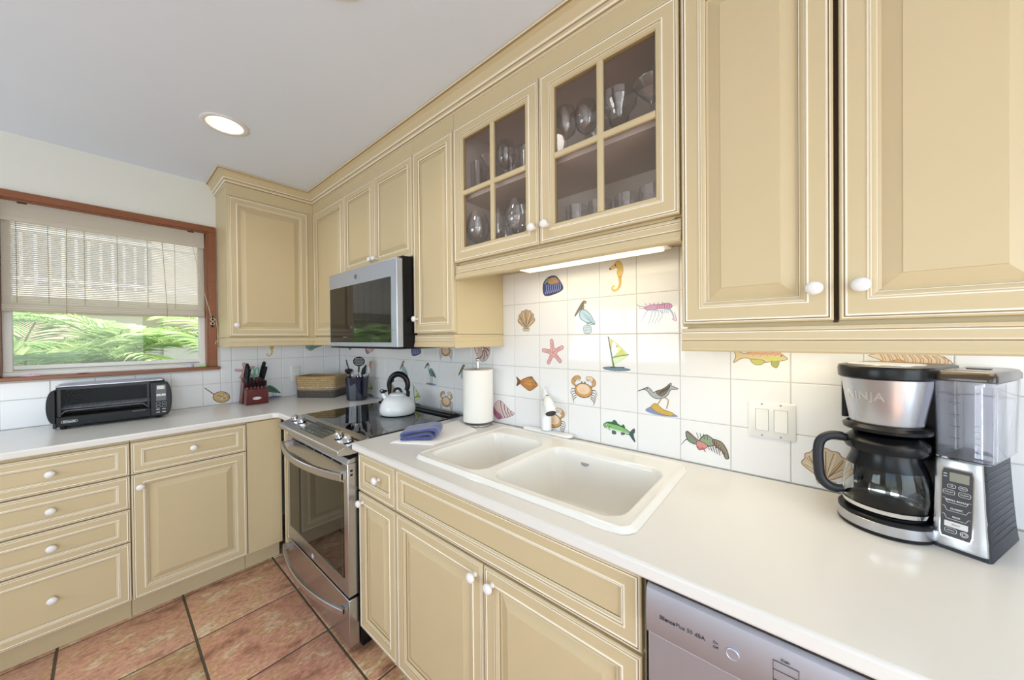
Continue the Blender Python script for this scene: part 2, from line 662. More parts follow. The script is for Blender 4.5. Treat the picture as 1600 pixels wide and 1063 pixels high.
# ---- glazed wall tiles
def tile_panel(side, cols, rows, parent, name='tile_backsplash', th=0.006, gap=0.0011):
    """cols: list of (lo, hi) in wall coordinate; rows: per column list of (z0, z1)"""
    mb = MB()
    rr = random.Random(5)
    for (a0, a1), zs in cols:
        for z0, z1 in zs:
            fbox(mb, side, a0, a1, 0.0004, th-0.0016, z0, z1, 0)
            e = 0.0022
            R = []
            for i, d in ((gap, th-0.0018), (gap+e*0.25, th-0.0006), (gap+e, th)):
                R.append(ring4(side, a0, a1, z0, z1, i, d))
            ids = [[mb.av(p) for p in r] for r in R]
            for k in range(2):
                for i in range(4):
                    j = (i+1) % 4
                    mb.af((ids[k][i], ids[k][j], ids[k+1][j], ids[k+1][i]), 1)
            mb.af(ids[2], 1)
    return mb.build(name, [GROUT, TILEM], parent, sharp=12)


ROW = [0.9140 - 0.0, 1.0613, 1.2137, 1.3661, 1.5185, 1.671]
COLR = lambda c: -(12.990+c)*S


def clipcols(lo, hi, lines):
    L = sorted([v for v in lines if lo < v < hi] + [lo, hi])
    return list(zip(L, L[1:]))


def cliprows(lo, hi):
    L = sorted([v for v in ROW if lo < v < hi] + [lo, hi])
    return list(zip(L, L[1:]))


linesR = [COLR(c) for c in range(-14, 16)]
cols = [(a, cliprows(0.915, 1.3661)) for a in clipcols(-4.2, -0.0065, linesR)]
cols += [(a, cliprows(1.3661, 1.672)) for a in clipcols(-2.826, -1.905, linesR)]
tilesR = tile_panel('R', cols, None, wall_right)
linesL = [-(0.8872+c+1)*S for c in range(-2, 16)]
cols = []
for a in clipcols(-0.806, -0.0065, linesL): cols.append((a, cliprows(0.915, 1.372)))
for a in clipcols(-2.4, -0.806, linesL): cols.append((a, cliprows(0.915, 1.150)))
tilesL = tile_panel('L', cols, None, wall_back)

# ------------------------------------------------------------------ window in the frame
w = thing('window_1', (-1.26, 0.0, 1.15), None, None)
w['kind'] = 'structure'
mb = MB()
cz = 0.038
mb.box(WX0-0.045, WX1+cz, -0.02, 0.0, WZ1, WZ1+cz)            # head casing
mb.box(WX1, WX1+cz, -0.02, 0.0, WZ0+0.012, WZ1)               # right casing
mb.box(WX0-0.045, WX0, -0.02, 0.0, WZ0+0.012, WZ1)            # left casing
mb.box(WX1-0.012, WX1, 0.0, 0.11, WZ0+0.012, WZ1)             # jambs
mb.box(WX0, WX0+0.012, 0.0, 0.11, WZ0+0.012, WZ1)
mb.box(WX0, WX1, 0.0, 0.11, WZ1-0.010, WZ1)
mb.build('wood_casing', WOODF, w, bevel=0.0025)
MB().box(WX0-0.055, WX1+0.052, -0.032, 0.0, 1.158, 1.178).box(WX0, WX1, 0.0, 0.115, WZ0, 1.178).build('window_sill', WOODF, w, bevel=0.003)
SASH = mat('sash_shadow_groove', (150, 150, 146), 0.5)
mb = MB()
sx0, sx1 = WX0+0.012, WX1-0.012
mb.box(sx0, sx1, 0.045, 0.105, 1.178, 1.200)
mb.box(sx0, sx1, 0.070, 0.100, 1.200, 1.232)
mb.box(sx0, sx0+0.030, 0.060, 0.105, 1.200, WZ1-0.01)
mb.box(sx1-0.030, sx1, 0.060, 0.105, 1.200, WZ1-0.01)
mb.box(sx0, sx1, 0.060, 0.105, WZ1-0.04, WZ1-0.01)
mb.box(sx0, sx1, 0.064, 0.071, 1.2005, 1.206)
mb.build('window_sash', ALU, w, bevel=0.0015)
MB().box(sx0+0.03, sx1-0.03, 0.0665, 0.069, 1.2065, 1.212).build('sash_groove_shade', SASH, w)  # grey strip, the shade of the sash groove put into its colour
MB().box(sx0+0.03, sx1-0.03, 0.083, 0.086, 1.232, WZ1-0.04).build('window_pane', PANE, w, smooth=False)

# ------------------------------------------------------------------ upper cabinets
ZR0, ZR1, ZD0, ZD1, ZCR = 1.313, 1.372, 1.382, 2.268, 2.337


def rail_profile(mb, side, a0, a1, z0, z1, d, deep=0.02, mi0=0):
    """light rail: a moulded strip along the bottom of an upper cabinet"""
    h = z1-z0
    prof = [(d-deep, z1), (d, z1), (d, z1-0.10*h), (d-0.0016, z1-0.12*h), (d-0.0016, z1-0.16*h), (d, z1-0.2*h), (d+0.001, z1-0.46*h), (d-0.0012, z1-0.50*h), (d-0.0012, z1-0.56*h), (d+0.001, z1-0.58*h), (d+0.003, z1-0.74*h), (d+0.0062, z1-0.86*h), (d+0.006, z0+0.004), (d+0.002, z0), (d-deep, z0)]
    mis = [0, 0, 1, 2, 1, 0, 1, 2, 1, 0, 0, 0, 0, 0, 0]
    ids = []
    for t in (a0, a1):
        ids.append([mb.av(W3(side, t, p, q)) for p, q in prof])
    n = len(prof)
    for i in range(n):
        j = (i+1) % n
        mb.af((ids[0][i], ids[0][j], ids[1][j], ids[1][i]), mis[i])
    mb.af(ids[0])
    mb.af(ids[1][::-1])


def carcass(side, a0, a1, z0, z1, d, parent, name='carcass'):
    mb = MB()
    fbox(mb, side, a0, a1, 0.001, d-0.0195, z0, z1)
    return mb.build(name, PAINT, parent, bevel=0.0008)


# corner unit on the window wall
t = thing('upper_cabinet', (-0.575, -0.001, 1.313), 'tan corner wall cabinet beside the window with one tall raised panel door', 'cabinet', group='upper cabinets')
carcass('L', -0.818, -0.336, 1.374, 2.337, FD_U, t)
mb = MB(); fbox(mb, 'L', -0.818, -0.3225, FD_U-0.0195, FD_U-0.008, ZD1+0.003, 2.337); fbox(mb, 'L', -0.3575, -0.3225, FD_U-0.0193, FD_U-0.0075, ZD0-0.008, ZD1+0.0029)
mb.build('face_frame', PAINT, t)
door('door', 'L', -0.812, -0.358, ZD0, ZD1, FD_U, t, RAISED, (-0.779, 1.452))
mb = MB(); rail_profile(mb, 'L', -0.818, -0.3235, ZR0, ZR1, FD_U-0.006)
mb.box(-0.818, -0.800, -(FD_U-0.027), -0.008, ZR0+0.0005, ZR1)
mb.build('light_rail', DMATS, t, sharp=20)

# corner unit on the right wall
t = thing('upper_cabinet', (-0.001, -0.58, 1.313), 'tan wall cabinet in the inner corner, left of the microwave', 'cabinet', group='upper cabinets')
carcass('R', -0.838, -0.312, 1.374, 2.337, FD_U, t)
mb = MB(); fbox(mb, 'R', -0.838, -0.3105, FD_U-0.0195, FD_U-0.0082, ZD1+0.003, 2.337)
fbox(mb, 'R', -0.3515, -0.3105, FD_U-0.0193, FD_U-0.0080, ZD0-0.008, ZD1+0.0029)
mb.build('face_frame', PAINT, t)
door('door', 'R', -0.836, -0.352, ZD0, ZD1, FD_U, t, RAISED)
mb = MB(); rail_profile(mb, 'R', -0.8375, -0.3255, ZR0, ZR1, FD_U-0.006)
mb.build('light_rail', DMATS, t, sharp=20)

# over the microwave
t = thing('upper_cabinet', (-0.001, -1.22, 1.765), 'short tan wall cabinet with two doors directly above the microwave', 'cabinet', group='upper cabinets')
carcass('R', -1.599, -0.839, 1.762, 2.337, FD_U, t)
mb = MB(); fbox(mb, 'R', -1.599, -0.839, FD_U-0.0195, FD_U-0.008, ZD1+0.003, 2.337)
mb.build('face_frame', PAINT, t)
door('door', 'R', -1.217, -0.841, 1.768, ZD1, FD_U, t, SMALLR, (-1.196, 1.806))
door('door', 'R', -1.597, -1.220, 1.768, ZD1, FD_U, t, SMALLR, (-1.243, 1.806))

# narrow tall unit
t = thing('upper_cabinet', (-0.001, -1.75, 1.313), 'narrow tan wall cabinet between the microwave and the glass doors', 'cabinet', group='upper cabinets')
carcass('R', -1.905, -1.600, 1.374, 2.337, FD_U, t)
mb = MB(); fbox(mb, 'R', -1.905, -1.600, FD_U-0.0195, FD_U-0.008, ZD1+0.003, 2.337)
mb.build('face_frame', PAINT, t)
door('door', 'R', -1.902, -1.602, ZD0, ZD1, FD_U, t, SMALLR, (-1.628, 1.452))
mb = MB(); rail_profile(mb, 'R', -1.905, -1.601, ZR0, ZR1, FD_U-0.006)
mb.box(-(FD_U-0.027), -0.008, -1.905, -1.887, ZR0+0.0005, ZR1)
# moulded return along the exposed side
prof = [(0, ZR1), (0.0015, ZR1-0.008), (0, ZR1-0.012), (0.001, ZR1-0.028), (-0.0008, ZR1-0.031), (0.001, ZR1-0.035), (0.0055, ZR1-0.05), (0.005, ZR0)]
mb.loops([[(-x_, -1.905-o_, z_) for o_, z_ in prof] for x_ in (0.008, FD_U)], 0, closed=False, cap0=False, cap1=False, mis=[0])
mb.build('light_rail', DMATS, t, sharp=20)

# glass-fronted unit
gz0 = 1.680
t = thing('glass_door_cabinet', (-0.001, -2.366, 1.612), 'tan wall cabinet with two four-pane glass doors showing glassware', 'cabinet', group='upper cabinets')
mb = MB()
fbox(mb, 'R', -1.924, -1.9065, 0.001, FD_U-0.02, gz0, 2.337)
fbox(mb, 'R', -2.824, -2.806, 0.001, FD_U-0.02, gz0, 2.337)
fbox(mb, 'R', -2.806, -1.924, 0.001, FD_U-0.02, gz0-0.004, gz0+0.016)
fbox(mb, 'R', -2.806, -1.924, 0.001, FD_U-0.02, 2.285, 2.337)
fbox(mb, 'R', -2.806, -1.924, 0.001, 0.012, gz0+0.016, 2.285)
fbox(mb, 'R', -2.824, -1.9065, FD_U-0.0195, FD_U-0.008, ZD1+0.003, 2.337)
mb.build('carcass', PAINT, t)
mb = MB()
fbox(mb, 'R', -2.8055, -1.9245, 0.0122, 0.0130, gz0+0.0165, 2.2845)
fbox(mb, 'R', -1.9252, -1.9244, 0.0131, FD_U-0.024, gz0+0.0165, 2.2845)
fbox(mb, 'R', -2.8056, -2.8048, 0.0131, FD_U-0.024, gz0+0.0165, 2.2845)
fbox(mb, 'R', -2.8047, -1.9253, 0.0131, FD_U-0.024, 2.2835, 2.2845)
mb.build('interior_lining', INSIDE, t)
mb = MB()
fbox(mb, 'R', -2.375, -2.358, FD_U-0.035, FD_U-0.0205, gz0+0.0165, 2.2845)
mb.build('center_stile', PAINT, t)
mb = MB()
fbox(mb, 'R', -2.8045, -1.9255, 0.0132, FD_U-0.05, 1.968, 1.986)
mb.build('shelf', INSIDE, t, bevel=0.001)
for (a0, a1, kn) in ((-2.366+0.001, -1.908, -2.343), (-2.822, -2.367-0.001, -2.397)):
    mb = MB()
    moulded(mb, 'R', a0, a1, 1.684, ZD1, FD_U, GLASSF, cap=False)
    mb.f = [f for i, f in enumerate(mb.f) if i != len(mb.f)-1]
    mb.mi = mb.mi[:len(mb.f)]; mb.col = mb.col[:len(mb.f)]
    mb_ = mb
    # solid back rim so that the frame has thickness
    ring_o = ring4('R', a0, a1, 1.684, ZD1, 0, FD_U-0.019)
    ring_i = ring4('R', a0, a1, 1.684, ZD1, 0.063, FD_U-0.0185)
    ids = [[mb_.av(p) for p in ring_o], [mb_.av(p) for p in ring_i]]
    for i in range(4):
        j = (i+1) % 4
        mb_.af((ids[0][i], ids[0][j], ids[1][j], ids[1][i]), 0)
    d_ = mb_.build('glass_door', DMATS, t, sharp=20, normals=True)
    am, zm = (a0+a1)/2, (1.684+ZD1)/2
    mb = MB()
    for vert in (True, False):
        hw = 0.0105
        for (o_, dd, mi) in ((hw, -0.014, 0),):
            pf = [(-hw, -0.014), (-hw, -0.006), (-hw*0.75, -0.003), (-hw*0.35, -0.002), (hw*0.35, -0.002), (hw*0.75, -0.003), (hw, -0.006), (hw, -0.014)]
            if vert:
                R = [[W3('R', am+u, FD_U+v, zz) for u, v in pf] for zz in (1.684+0.06, ZD1-0.06)]
            else:
                R = [[W3('R', aa, FD_U+v-0.0003, zm+u) for u, v in pf] for aa in (a0+0.06, a1-0.06)]
            mb.loops(R, 0)
    mb.build('muntin', PAINT, d_, sharp=25)
    MB().box(-(FD_U-0.0148), -(FD_U-0.0165), a0+0.055, a1-0.055, 1.684+0.055, ZD1-0.055).build('glass_pane', CABPANE, d_, smooth=False)
    knob('R', kn, 1.745, FD_U-0.002, d_)
mb = MB(); rail_profile(mb, 'R', -2.824, -1.908, 1.612, 1.672, FD_U-0.012)
mb.build('light_rail', DMATS, t, sharp=20)

# big near unit (two doors) and the one beyond the frame
t = thing('upper_cabinet', (-0.001, -3.13, 1.316), 'nearest tan wall cabinet with two raised panel doors above the coffee maker', 'cabinet', group='upper cabinets')
carcass('R', -3.43, -2.826, 1.374, 2.337, FD_U, t)
mb = MB(); fbox(mb, 'R', -3.43, -2.826, FD_U-0.0195, FD_U-0.008, ZD1+0.003, 2.337)
fbox(mb, 'R', -3.1300, -3.1225, FD_U-0.0195, FD_U-0.015, ZD0, ZD1, 1)  # dark strip, shade between the two doors put into the colour
mb.build('face_frame', [PAINT, GAPM], t)
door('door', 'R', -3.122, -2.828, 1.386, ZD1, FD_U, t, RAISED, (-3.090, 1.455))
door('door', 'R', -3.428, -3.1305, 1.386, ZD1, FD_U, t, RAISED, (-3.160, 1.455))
mb = MB(); rail_profile(mb, 'R', -3.43, -2.826, 1.316, 1.375, FD_U-0.004)
mb.box(-(FD_U-0.025), -0.008, -2.842, -2.826, 1.3165, 1.375)
mb.build('light_rail', DMATS, t, sharp=20)
mb = MB(); mb.box(-FD_U+0.012, -FD_U-0.0005, -2.8405, -2.8275, 1.3755, 1.3795)
mb.build('white_shim', WHITEP, t)

# crown moulding
prof = [(0.000, -0.0825), (0.004, -0.0825), (0.007, -0.078), (0.007, -0.070), (0.012, -0.066), (0.014, -0.058), (0.014, -0.052), (0.020, -0.048), (0.024, -0.036), (0.031, -0.020), (0.043, -0.010), (0.050, -0.0075), (0.053, -0.006), (0.053, -0.0015), (0.0, -0.0015)]
pm = [1, 0, 2, 1, 0, 2, 1, 0, 0, 0, 2, 1, 0, 0, 0]
df = FD_U-0.008
path = [(Vector((-0.818, -0.001)), Vector((-1, 0))), (Vector((-0.818, -df)), Vector((-1, -1))), (Vector((-df, -df)), Vector((-1, -1))), (Vector((-df, -3.44)), Vector((-1, 0)))]
rings = []
for p, n in path:
    rings.append([(p.x+n.x*o, p.y+n.y*o, ZC+z) for o, z in prof])
mb = MB()
ids = [[mb.av(p) for p in r] for r in rings]
n = len(prof)
for k in range(3):
    for i in range(n):
        j = (i+1) % n
        mb.af((ids[k][i], ids[k][j], ids[k+1][j], ids[k+1][i]), pm[i])
mb.af(ids[0]); mb.af(ids[-1][::-1])
o = mb.build('crown_moulding', DMATS, None, sharp=25)
single(o, 'stepped tan crown moulding running along the ceiling above all the wall cabinets', 'crown moulding', base=(-0.818, -0.001, 2.337))

# ------------------------------------------------------------------ base cabinets
ZB0, ZB1 = 0.112, 0.868


def base(side, a0, a1, label, name='base_cabinet', toe=True):
    am = (a0+a1)/2
    loc = W3(side, am, 0.01, 0.0)
    t = thing(name, loc, label, 'cabinet', group='base cabinets')
    mb = MB()
    if name == 'sink_cabinet':
        for q in ((a0+0.0005, a0+0.018, 0.01, FD_B-0.0195, 0.105, 0.8825), (a1-0.018, a1-0.0005, 0.01, FD_B-0.0195, 0.105, 0.8825),
                  (a0+0.018, a1-0.018, 0.01, 0.02, 0.105, 0.8825), (a0+0.018, a1-0.018, 0.02, FD_B-0.0195, 0.105, 0.123),
                  (a0+0.018, a1-0.018, FD_B-0.035, FD_B-0.0195, 0.123, 0.8825)):
            fbox(mb, side, *q)
    else:
        fbox(mb, side, a0+0.0005, a1-0.0005, 0.01, FD_B-0.0195, 0.105, 0.8825)
    mb.build('carcass', [PAINT], t)
    mb = MB()
    if toe:
        fbox(mb, side, a0+0.0005, a1-0.0005, 0.50, 0.545 if side == 'L' else 0.53, 0.0, 0.105)
        mb.build('toe_kick', PAINT, t)
    return t


def drawer_front(side, a0, a1, z0, z1, t, kn=None, name='drawer'):
    mb = MB()
    moulded(mb, side, a0, a1, z0, z1, FD_B, DRAWER)
    o = mb.build(name, DMATS, t, sharp=20)
    if kn is not None:
        knob(side, kn, (z0+z1)/2+0.002, FD_B-0.006, o)
    return o


t = base('L', -1.704, -1.247, 'tan base cabinet with four drawers under the toaster oven', 'drawer_cabinet')
for z0, z1 in ((0.716, ZB1), (0.557, 0.712), (0.398, 0.553), (0.113, 0.394)):
    drawer_front('L', -1.702, -1.2475, z0, z1, t, -1.4735)
t = base('L', -1.246, -0.797, 'tan base cabinet with a drawer above a raised panel door, left of the range corner')
drawer_front('L', -1.2445, -0.799, 0.716, ZB1, t, -1.023)
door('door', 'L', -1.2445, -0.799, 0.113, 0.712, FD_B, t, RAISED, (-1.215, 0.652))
t = base('L', -0.796, -0.622, 'plain flat tan corner filler panel between the base cabinets', 'corner_base_cabinet')
mb = MB(); fbox(mb, 'L', -0.7955, -0.624, FD_B-0.019, FD_B-0.004, 0.113, 0.874)
mb.build('filler_panel', PAINT, t, bevel=0.001)
t = base('L', -2.3, -1.705, 'tan base cabinet at the far left end of the counter run')
door('door', 'L', -2.298, -1.707, 0.113, ZB1, FD_B, t, RAISED, (-1.75, 0.74))
t = base('R', -0.836, -0.648, 'narrow tan base cabinet squeezed between the corner and the range', toe=True)
door('door', 'R', -0.834, -0.650, 0.113, ZB1, FD_B, t, SMALLR)
t = base('R', -1.896, -1.603, 'narrow tan base cabinet with a small drawer and door, right of the range')
drawer_front('R', -1.894, -1.606, 0.706, ZB1, t, -1.768)
door('door', 'R', -1.894, -1.606, 0.113, 0.698, FD_B, t, RAISED, (-1.640, 0.660))
t = base('R', -2.822, -1.8965, 'wide tan sink cabinet with a long false front above two doors', 'sink_cabinet')
drawer_front('R', -2.818, -1.899, 0.706, ZB1, t, None, 'false_drawer_front')
door('door', 'R', -2.360, -1.899, 0.113, 0.698, FD_B, t, RAISED, (-2.328, 0.655))
door('door', 'R', -2.818, -2.364, 0.113, 0.698, FD_B, t, RAISED, (-2.398, 0.655))
t = base('R', -4.2, -3.446, 'tan base cabinet beyond the dishwasher')
door('door', 'R', -4.198, -3.45, 0.113, ZB1, FD_B, t, RAISED, (-3.49, 0.66))

# ------------------------------------------------------------------ countertops
ZT = 0.914


def counter(name, polys, label, base_):
    """polys: outline pieces (convex boxes) joined; front edges rounded by bevel"""
    bm = bmesh.new()
    outer, hole = polys
    vo = [bm.verts.new((x, y, ZT)) for x, y in outer]
    edges = [bm.edges.new((vo[i], vo[(i+1) % len(vo)])) for i in range(len(vo))]
    if hole:
        vh = [bm.verts.new((x, y, ZT)) for x, y in hole]
        edges += [bm.edges.new((vh[i], vh[(i+1) % len(vh)])) for i in range(len(vh))]
    bmesh.ops.triangle_fill(bm, use_beauty=True, use_dissolve=False, edges=edges)
    bmesh.ops.recalc_face_normals(bm, faces=bm.faces)
    for f in bm.faces:
        if f.normal.z < 0:
            f.normal_flip()
    ret = bmesh.ops.extrude_face_region(bm, geom=list(bm.faces))
    for v in [v for v in ret['geom'] if isinstance(v, bmesh.types.BMVert)]:
        v.co.z -= 0.031
    bmesh.ops.recalc_face_normals(bm, faces=bm.faces)
    me = bpy.data.meshes.new(name)
    bm.to_mesh(me)
    bm.free()
    me.materials.append(SOLID)
    me.transform(Matrix.Translation(-Vector(base_)))
    me.shade_smooth()
    me.set_sharp_from_angle(angle=radians(38))
    o = bpy.data.objects.new(name, me)
    COL.objects.link(o)
    o.location = base_
    ROOTM[o.name] = Matrix.Translation(Vector(base_))
    b = o.modifiers.new('bevel', 'BEVEL')
    b.width = 0.006
    b.segments = 3
    b.limit_method = 'ANGLE'
    b.angle_limit = radians(60)
    return tag(o, label, 'countertop')


FE = -0.648
counter('countertop', ([(-2.3, -0.0065), (-2.3, -0.634), (-0.672, -0.634), (FE, -0.658), (FE, -0.836), (-0.0065, -0.836), (-0.0065, -0.0065)], None),
        'L-shaped cream countertop in the corner under the window, left of the range', (-0.9, -0.3, ZT-0.031))
counter('countertop', ([(-0.0065, -1.600), (FE+0.012, -1.600), (FE, -1.612), (FE, -4.2), (-0.0065, -4.2)],
                       [(-0.565, -1.985), (-0.085, -1.985), (-0.085, -2.755), (-0.565, -2.755)]),
        'long cream countertop right of the range, holding the sink and coffee maker', (-0.32, -2.9, ZT-0.031))

# ------------------------------------------------------------------ sink
def sd_rr(x, y, x0, x1, y0, y1, r):
    cx, cy = (x0+x1)/2, (y0+y1)/2
    qx = abs(x-cx)-((x1-x0)/2-r)
    qy = abs(y-cy)-((y1-y0)/2-r)
    return sqrt(max(qx, 0)**2+max(qy, 0)**2)+min(max(qx, qy), 0)-r


def smooth01(t):
    t = max(0, min(1, t))
    return t*t*(3-2*t)


SX0, SX1, SY0, SY1 = -0.588, -0.058, -2.785, -1.955
b1 = (-0.548, -0.160, -2.275, -1.995, 0.055)
b2 = (-0.548, -0.160, -2.742, -2.318, 0.060)


def sink_h(x, y):
    so = sd_rr(x, y, SX0, SX1, SY0, SY1, 0.045)
    z = 0.013*smooth01(-so/0.013)
    z -= 0.0035*smooth01((-so-0.014)/0.008)
    dp = 0.0
    for (x0, x1, y0, y1, r), depth in ((b1, 0.150), (b2, 0.190)):
        s = -sd_rr(x, y, x0, x1, y0, y1, r)
        if s > 0:
            u = s/0.034
            dp = 0.008*smooth01(s/0.008)+depth*(smooth01(u)**0.9)+0.006*min(1, max(0, s-0.03)/0.12)
    return 0.9146+z-dp


st = thing('kitchen_sink', (-0.32, -2.37, 0.9145), 'white enamelled double bowl sink with raised rim set in the counter', 'sink')
mb = MB()
NX, NY = 150, 225
idx = {}
for i in range(NX+1):
    for j in range(NY+1):
        x = SX0+(SX1-SX0)*i/NX
        y = SY0+(SY1-SY0)*j/NY
        if sd_rr(x, y, SX0, SX1, SY0, SY1, 0.045) < 0.0025:
            idx[i, j] = mb.av((x, y, sink_h(x, y)))
for i in range(NX):
    for j in range(NY):
        q = [(i, j), (i+1, j), (i+1, j+1), (i, j+1)]
        if all(k in idx for k in q):
            mb.af([idx[k] for k in q])
mb.build('basin', PORC, st, sharp=80)
for (cx, cy, zz) in ((-0.36, -2.135, 0.7555), (-0.36, -2.53, 0.7155)):
    MB().lathe([(0.044, 0.0), (0.044, 0.002), (0.036, 0.0035), (0.030, 0.0015), (0.0001, 0.0012)], (cx, cy, zz)).build('drain', CHROME, st)
mb = MB()
mb.lathe([(0.016, 0.0), (0.016, 0.0012), (0.0125, 0.0012), (0.0125, 0.0008), (0.0001, 0.0008)], (0, 0, 0), sx=1, sy=0.62)
Mx = frame((-0.1685, -2.452, 0.882), (0, -1, 0), (0.62, 0, 0.78))
mb.v = [Mx @ p for p in mb.v]
mb.build('maker_badge', GREYI, st)

# ------------------------------------------------------------------ ceiling lights
LAMP = emit_mat('lamp_lens', (255, 247, 232), 3.0)
for k, (x, y, lab) in enumerate([(-0.925, -0.900, 'round white recessed ceiling light above the window corner'),
                                 (-0.884, -2.048, 'round white recessed ceiling light cut off by the top of the photo'),
                                 (-2.3, -1.6, 'round white recessed ceiling light over the far side of the room'),
                                 (-2.3, -3.8, 'round white recessed ceiling light near the patio opening')]):
    L = thing('recessed_light', (x, y, ZC), lab, 'ceiling light', group='recessed ceiling lights')
    MB().lathe([(0.094, -0.0005), (0.094, -0.004), (0.088, -0.007), (0.074, -0.005), (0.071, -0.0005)], (x, y, ZC), seg=40, cap0=False, cap1=False).build('trim_ring', WHITEP, L)
    MB().lathe([(0.0755, -0.0045), (0.072, 0.020), (0.052, 0.060), (0.050, 0.075)], (x, y, ZC), seg=40, cap0=False, cap1=True).build('reflector_cone', mat('reflector_white', (255, 248, 234), 0.5), L, normals=False)
    MB().lathe([(0.050, 0.058), (0.046, 0.050), (0.0001, 0.047)], (x, y, ZC), seg=40).build('lamp_lens', LAMP, L)
    pl = bpy.data.lights.new('downlight', 'SPOT')
    pl.energy = 5.5
    pl.color = (1.0, 0.95, 0.88)
    pl.spot_size = radians(150)
    pl.spot_blend = 0.9
    pl.shadow_soft_size = 0.06
    po = bpy.data.objects.new('downlight_bulb', pl)
    COL.objects.link(po)
    po.location = (x, y, ZC-0.012)
# holes for the cans: the ceiling slab is opened above each light
cut = MB()
for (x, y) in ((-0.925, -0.900), (-0.884, -2.048), (-2.3, -1.6), (-2.3, -3.8)):
    cut.lathe([(0.074, -0.05), (0.074, 0.2)], (x, y, ZC), seg=40)
co = cut.build('cutter', WHITEP)
bo = bpy.data.objects['ceiling'].modifiers.new('cans', 'BOOLEAN')
bo.object = co
bo.operation = 'DIFFERENCE'
bo.solver = 'EXACT'
dg = bpy.context.evaluated_depsgraph_get()
new = bpy.data.meshes.new_from_object(bpy.data.objects['ceiling'].evaluated_get(dg))
ce = bpy.data.objects['ceiling']
ce.modifiers.clear()
ce.data = new
for p_ in new.polygons:
    p_.use_smooth = False
bpy.data.objects.remove(co)

# under-cabinet strip lights
STRIP = emit_mat('strip_lens', (255, 240, 196), 1.2)
for y0, y1, z, lab, en in ((-2.74, -2.13, 1.672, 'white under-cabinet strip light glowing below the glass doors', 0.5), (-3.41, -2.90, 1.372, 'under-cabinet strip light below the nearest wall cabinet', 0.55)):
    L = thing('under_cabinet_light', (-0.19, (y0+y1)/2, z), lab, 'strip light')
    MB().box(-0.30, -0.085, y0, y1, z-0.022, z-0.0005).build('housing', WHITEP, L, bevel=0.002)
    MB().box(-0.29, -0.10, y0+0.02, y1-0.02, z-0.030, z-0.0225).build('lens', STRIP, L, bevel=0.004)
    add_light('strip_tube', 'AREA', (-0.19, (y0+y1)/2, z-0.034), (0, 0, -1), en, (1.0, 0.86, 0.62), shape='RECTANGLE', size=0.16, size_y=(y1-y0))

# ------------------------------------------------------------------ range
R_ = thing('range', (-0.33, -1.219, 0.0), 'stainless steel slide-in electric range with black glass cooktop and angled control panel', 'oven')
Y0, Y1 = -1.5975, -0.8385
mb = MB(); mb.box(-0.612, -0.03, Y0+0.002, Y1-0.002, 0.03, 0.9125); mb.box(-0.60, -0.06, Y0+0.01, Y1-0.01, 0.0, 0.03)
mb.build('range_body', BLACKP, R_, bevel=0.001)
mb = MB(); mb.box(-0.5655, -0.030, Y0+0.0005, Y1-0.0005, 0.9128, 0.9185)
mb.build('cooktop_glass', COOKG, R_, bevel=0.001)
mb = MB(); mb.prism([(-0.033, 0.9188), (-0.110, 0.9188), (-0.104, 0.926), (-0.088, 0.928), (-0.082, 0.934), (-0.052, 0.936), (-0.046, 0.929), (-0.033, 0.929)], 'Y', Y0+0.004, Y1-0.004)
mb.build('vent_lip', BLACKP, R_, bevel=0.001)
RING = mat('burner_print', (60, 62, 68), 0.2)
for k, (cx, cy, rr) in enumerate([(-0.43, -1.03, 0.105), (-0.43, -1.42, 0.09), (-0.20, -1.03, 0.075), (-0.20, -1.42, 0.10)]):
    MB().lathe([(rr-0.0012, 0.0), (rr-0.0012, 0.0002), (rr, 0.0002), (rr, 0.0)], (cx, cy, 0.91855), seg=48, cap0=False, cap1=False).build('burner_ring', RING, R_)
# control panel
mb = MB(); mb.prism([(-0.5658, 0.9205), (-0.6985, 0.8905), (-0.7015, 0.887), (-0.7015, 0.870), (-0.699, 0.8665), (-0.655, 0.862), (-0.613, 0.862), (-0.613, 0.9100), (-0.5658, 0.9100)], 'Y', Y0-0.0005, Y1+0.0005)
cp = mb.build('control_panel', STEEL, R_, bevel=0.0015)
sl = math.atan2(0.030, 0.1327)
PX = Vector((-cos(sl), 0, -sin(sl)))          # down the slope
PN = Vector((-sin(sl), 0, cos(sl)))
def onpanel(d, y, h=0.0):
    u = (d-0.5658)/cos(sl)
    return Vector((-0.5658, y, 0.9205))+PX*u+PN*h
Mp = frame(onpanel(0.632, -1.228, 0.0003), (0, -1, 0), -PX)
mb = MB(); mb.loops([[Mp @ Vector((x, y, z)) for x, y in rrect(-0.140, 0.140, -0.044, 0.044, 0.004, 3)] for z in (0.0, 0.0008)])
tp = mb.build('touch_display', mat('touch_panel_grey', (74, 80, 76), 0.15), R_)
mb = MB()
rr_ = random.Random(4)
for gx in range(9):
    for gy in range(4):
        x = -0.115+gx*0.0285; y = -0.030+gy*0.020
        if abs(x) < 0.03 and gy > 1:
            continue
        w_ = rr_.uniform(0.004, 0.008)
        mb.loops([[Mp @ Vector((a, b, z)) for a, b in rrect(x-w_, x+w_, y-0.0012, y+0.0012, 0.001, 1)] for z in (0.0009, 0.0010)])
for x in (-0.035, 0.0):
    mb.loops([[Mp @ Vector((a, b, z)) for a, b in rrect(x-0.008, x+0.008, -0.036, -0.030, 0.001, 1)] for z in (0.0009, 0.0011)])
mb.build('touch_marks', GREYI, R_, smooth=False)
mb = MB()
text_mesh(mb, '12:45', 0.017, Mp @ Matrix.Translation((0.0, 0.018, 0.001)), extrude=0.0002)
mb.build('clock_digits', INKM, R_, smooth=False)
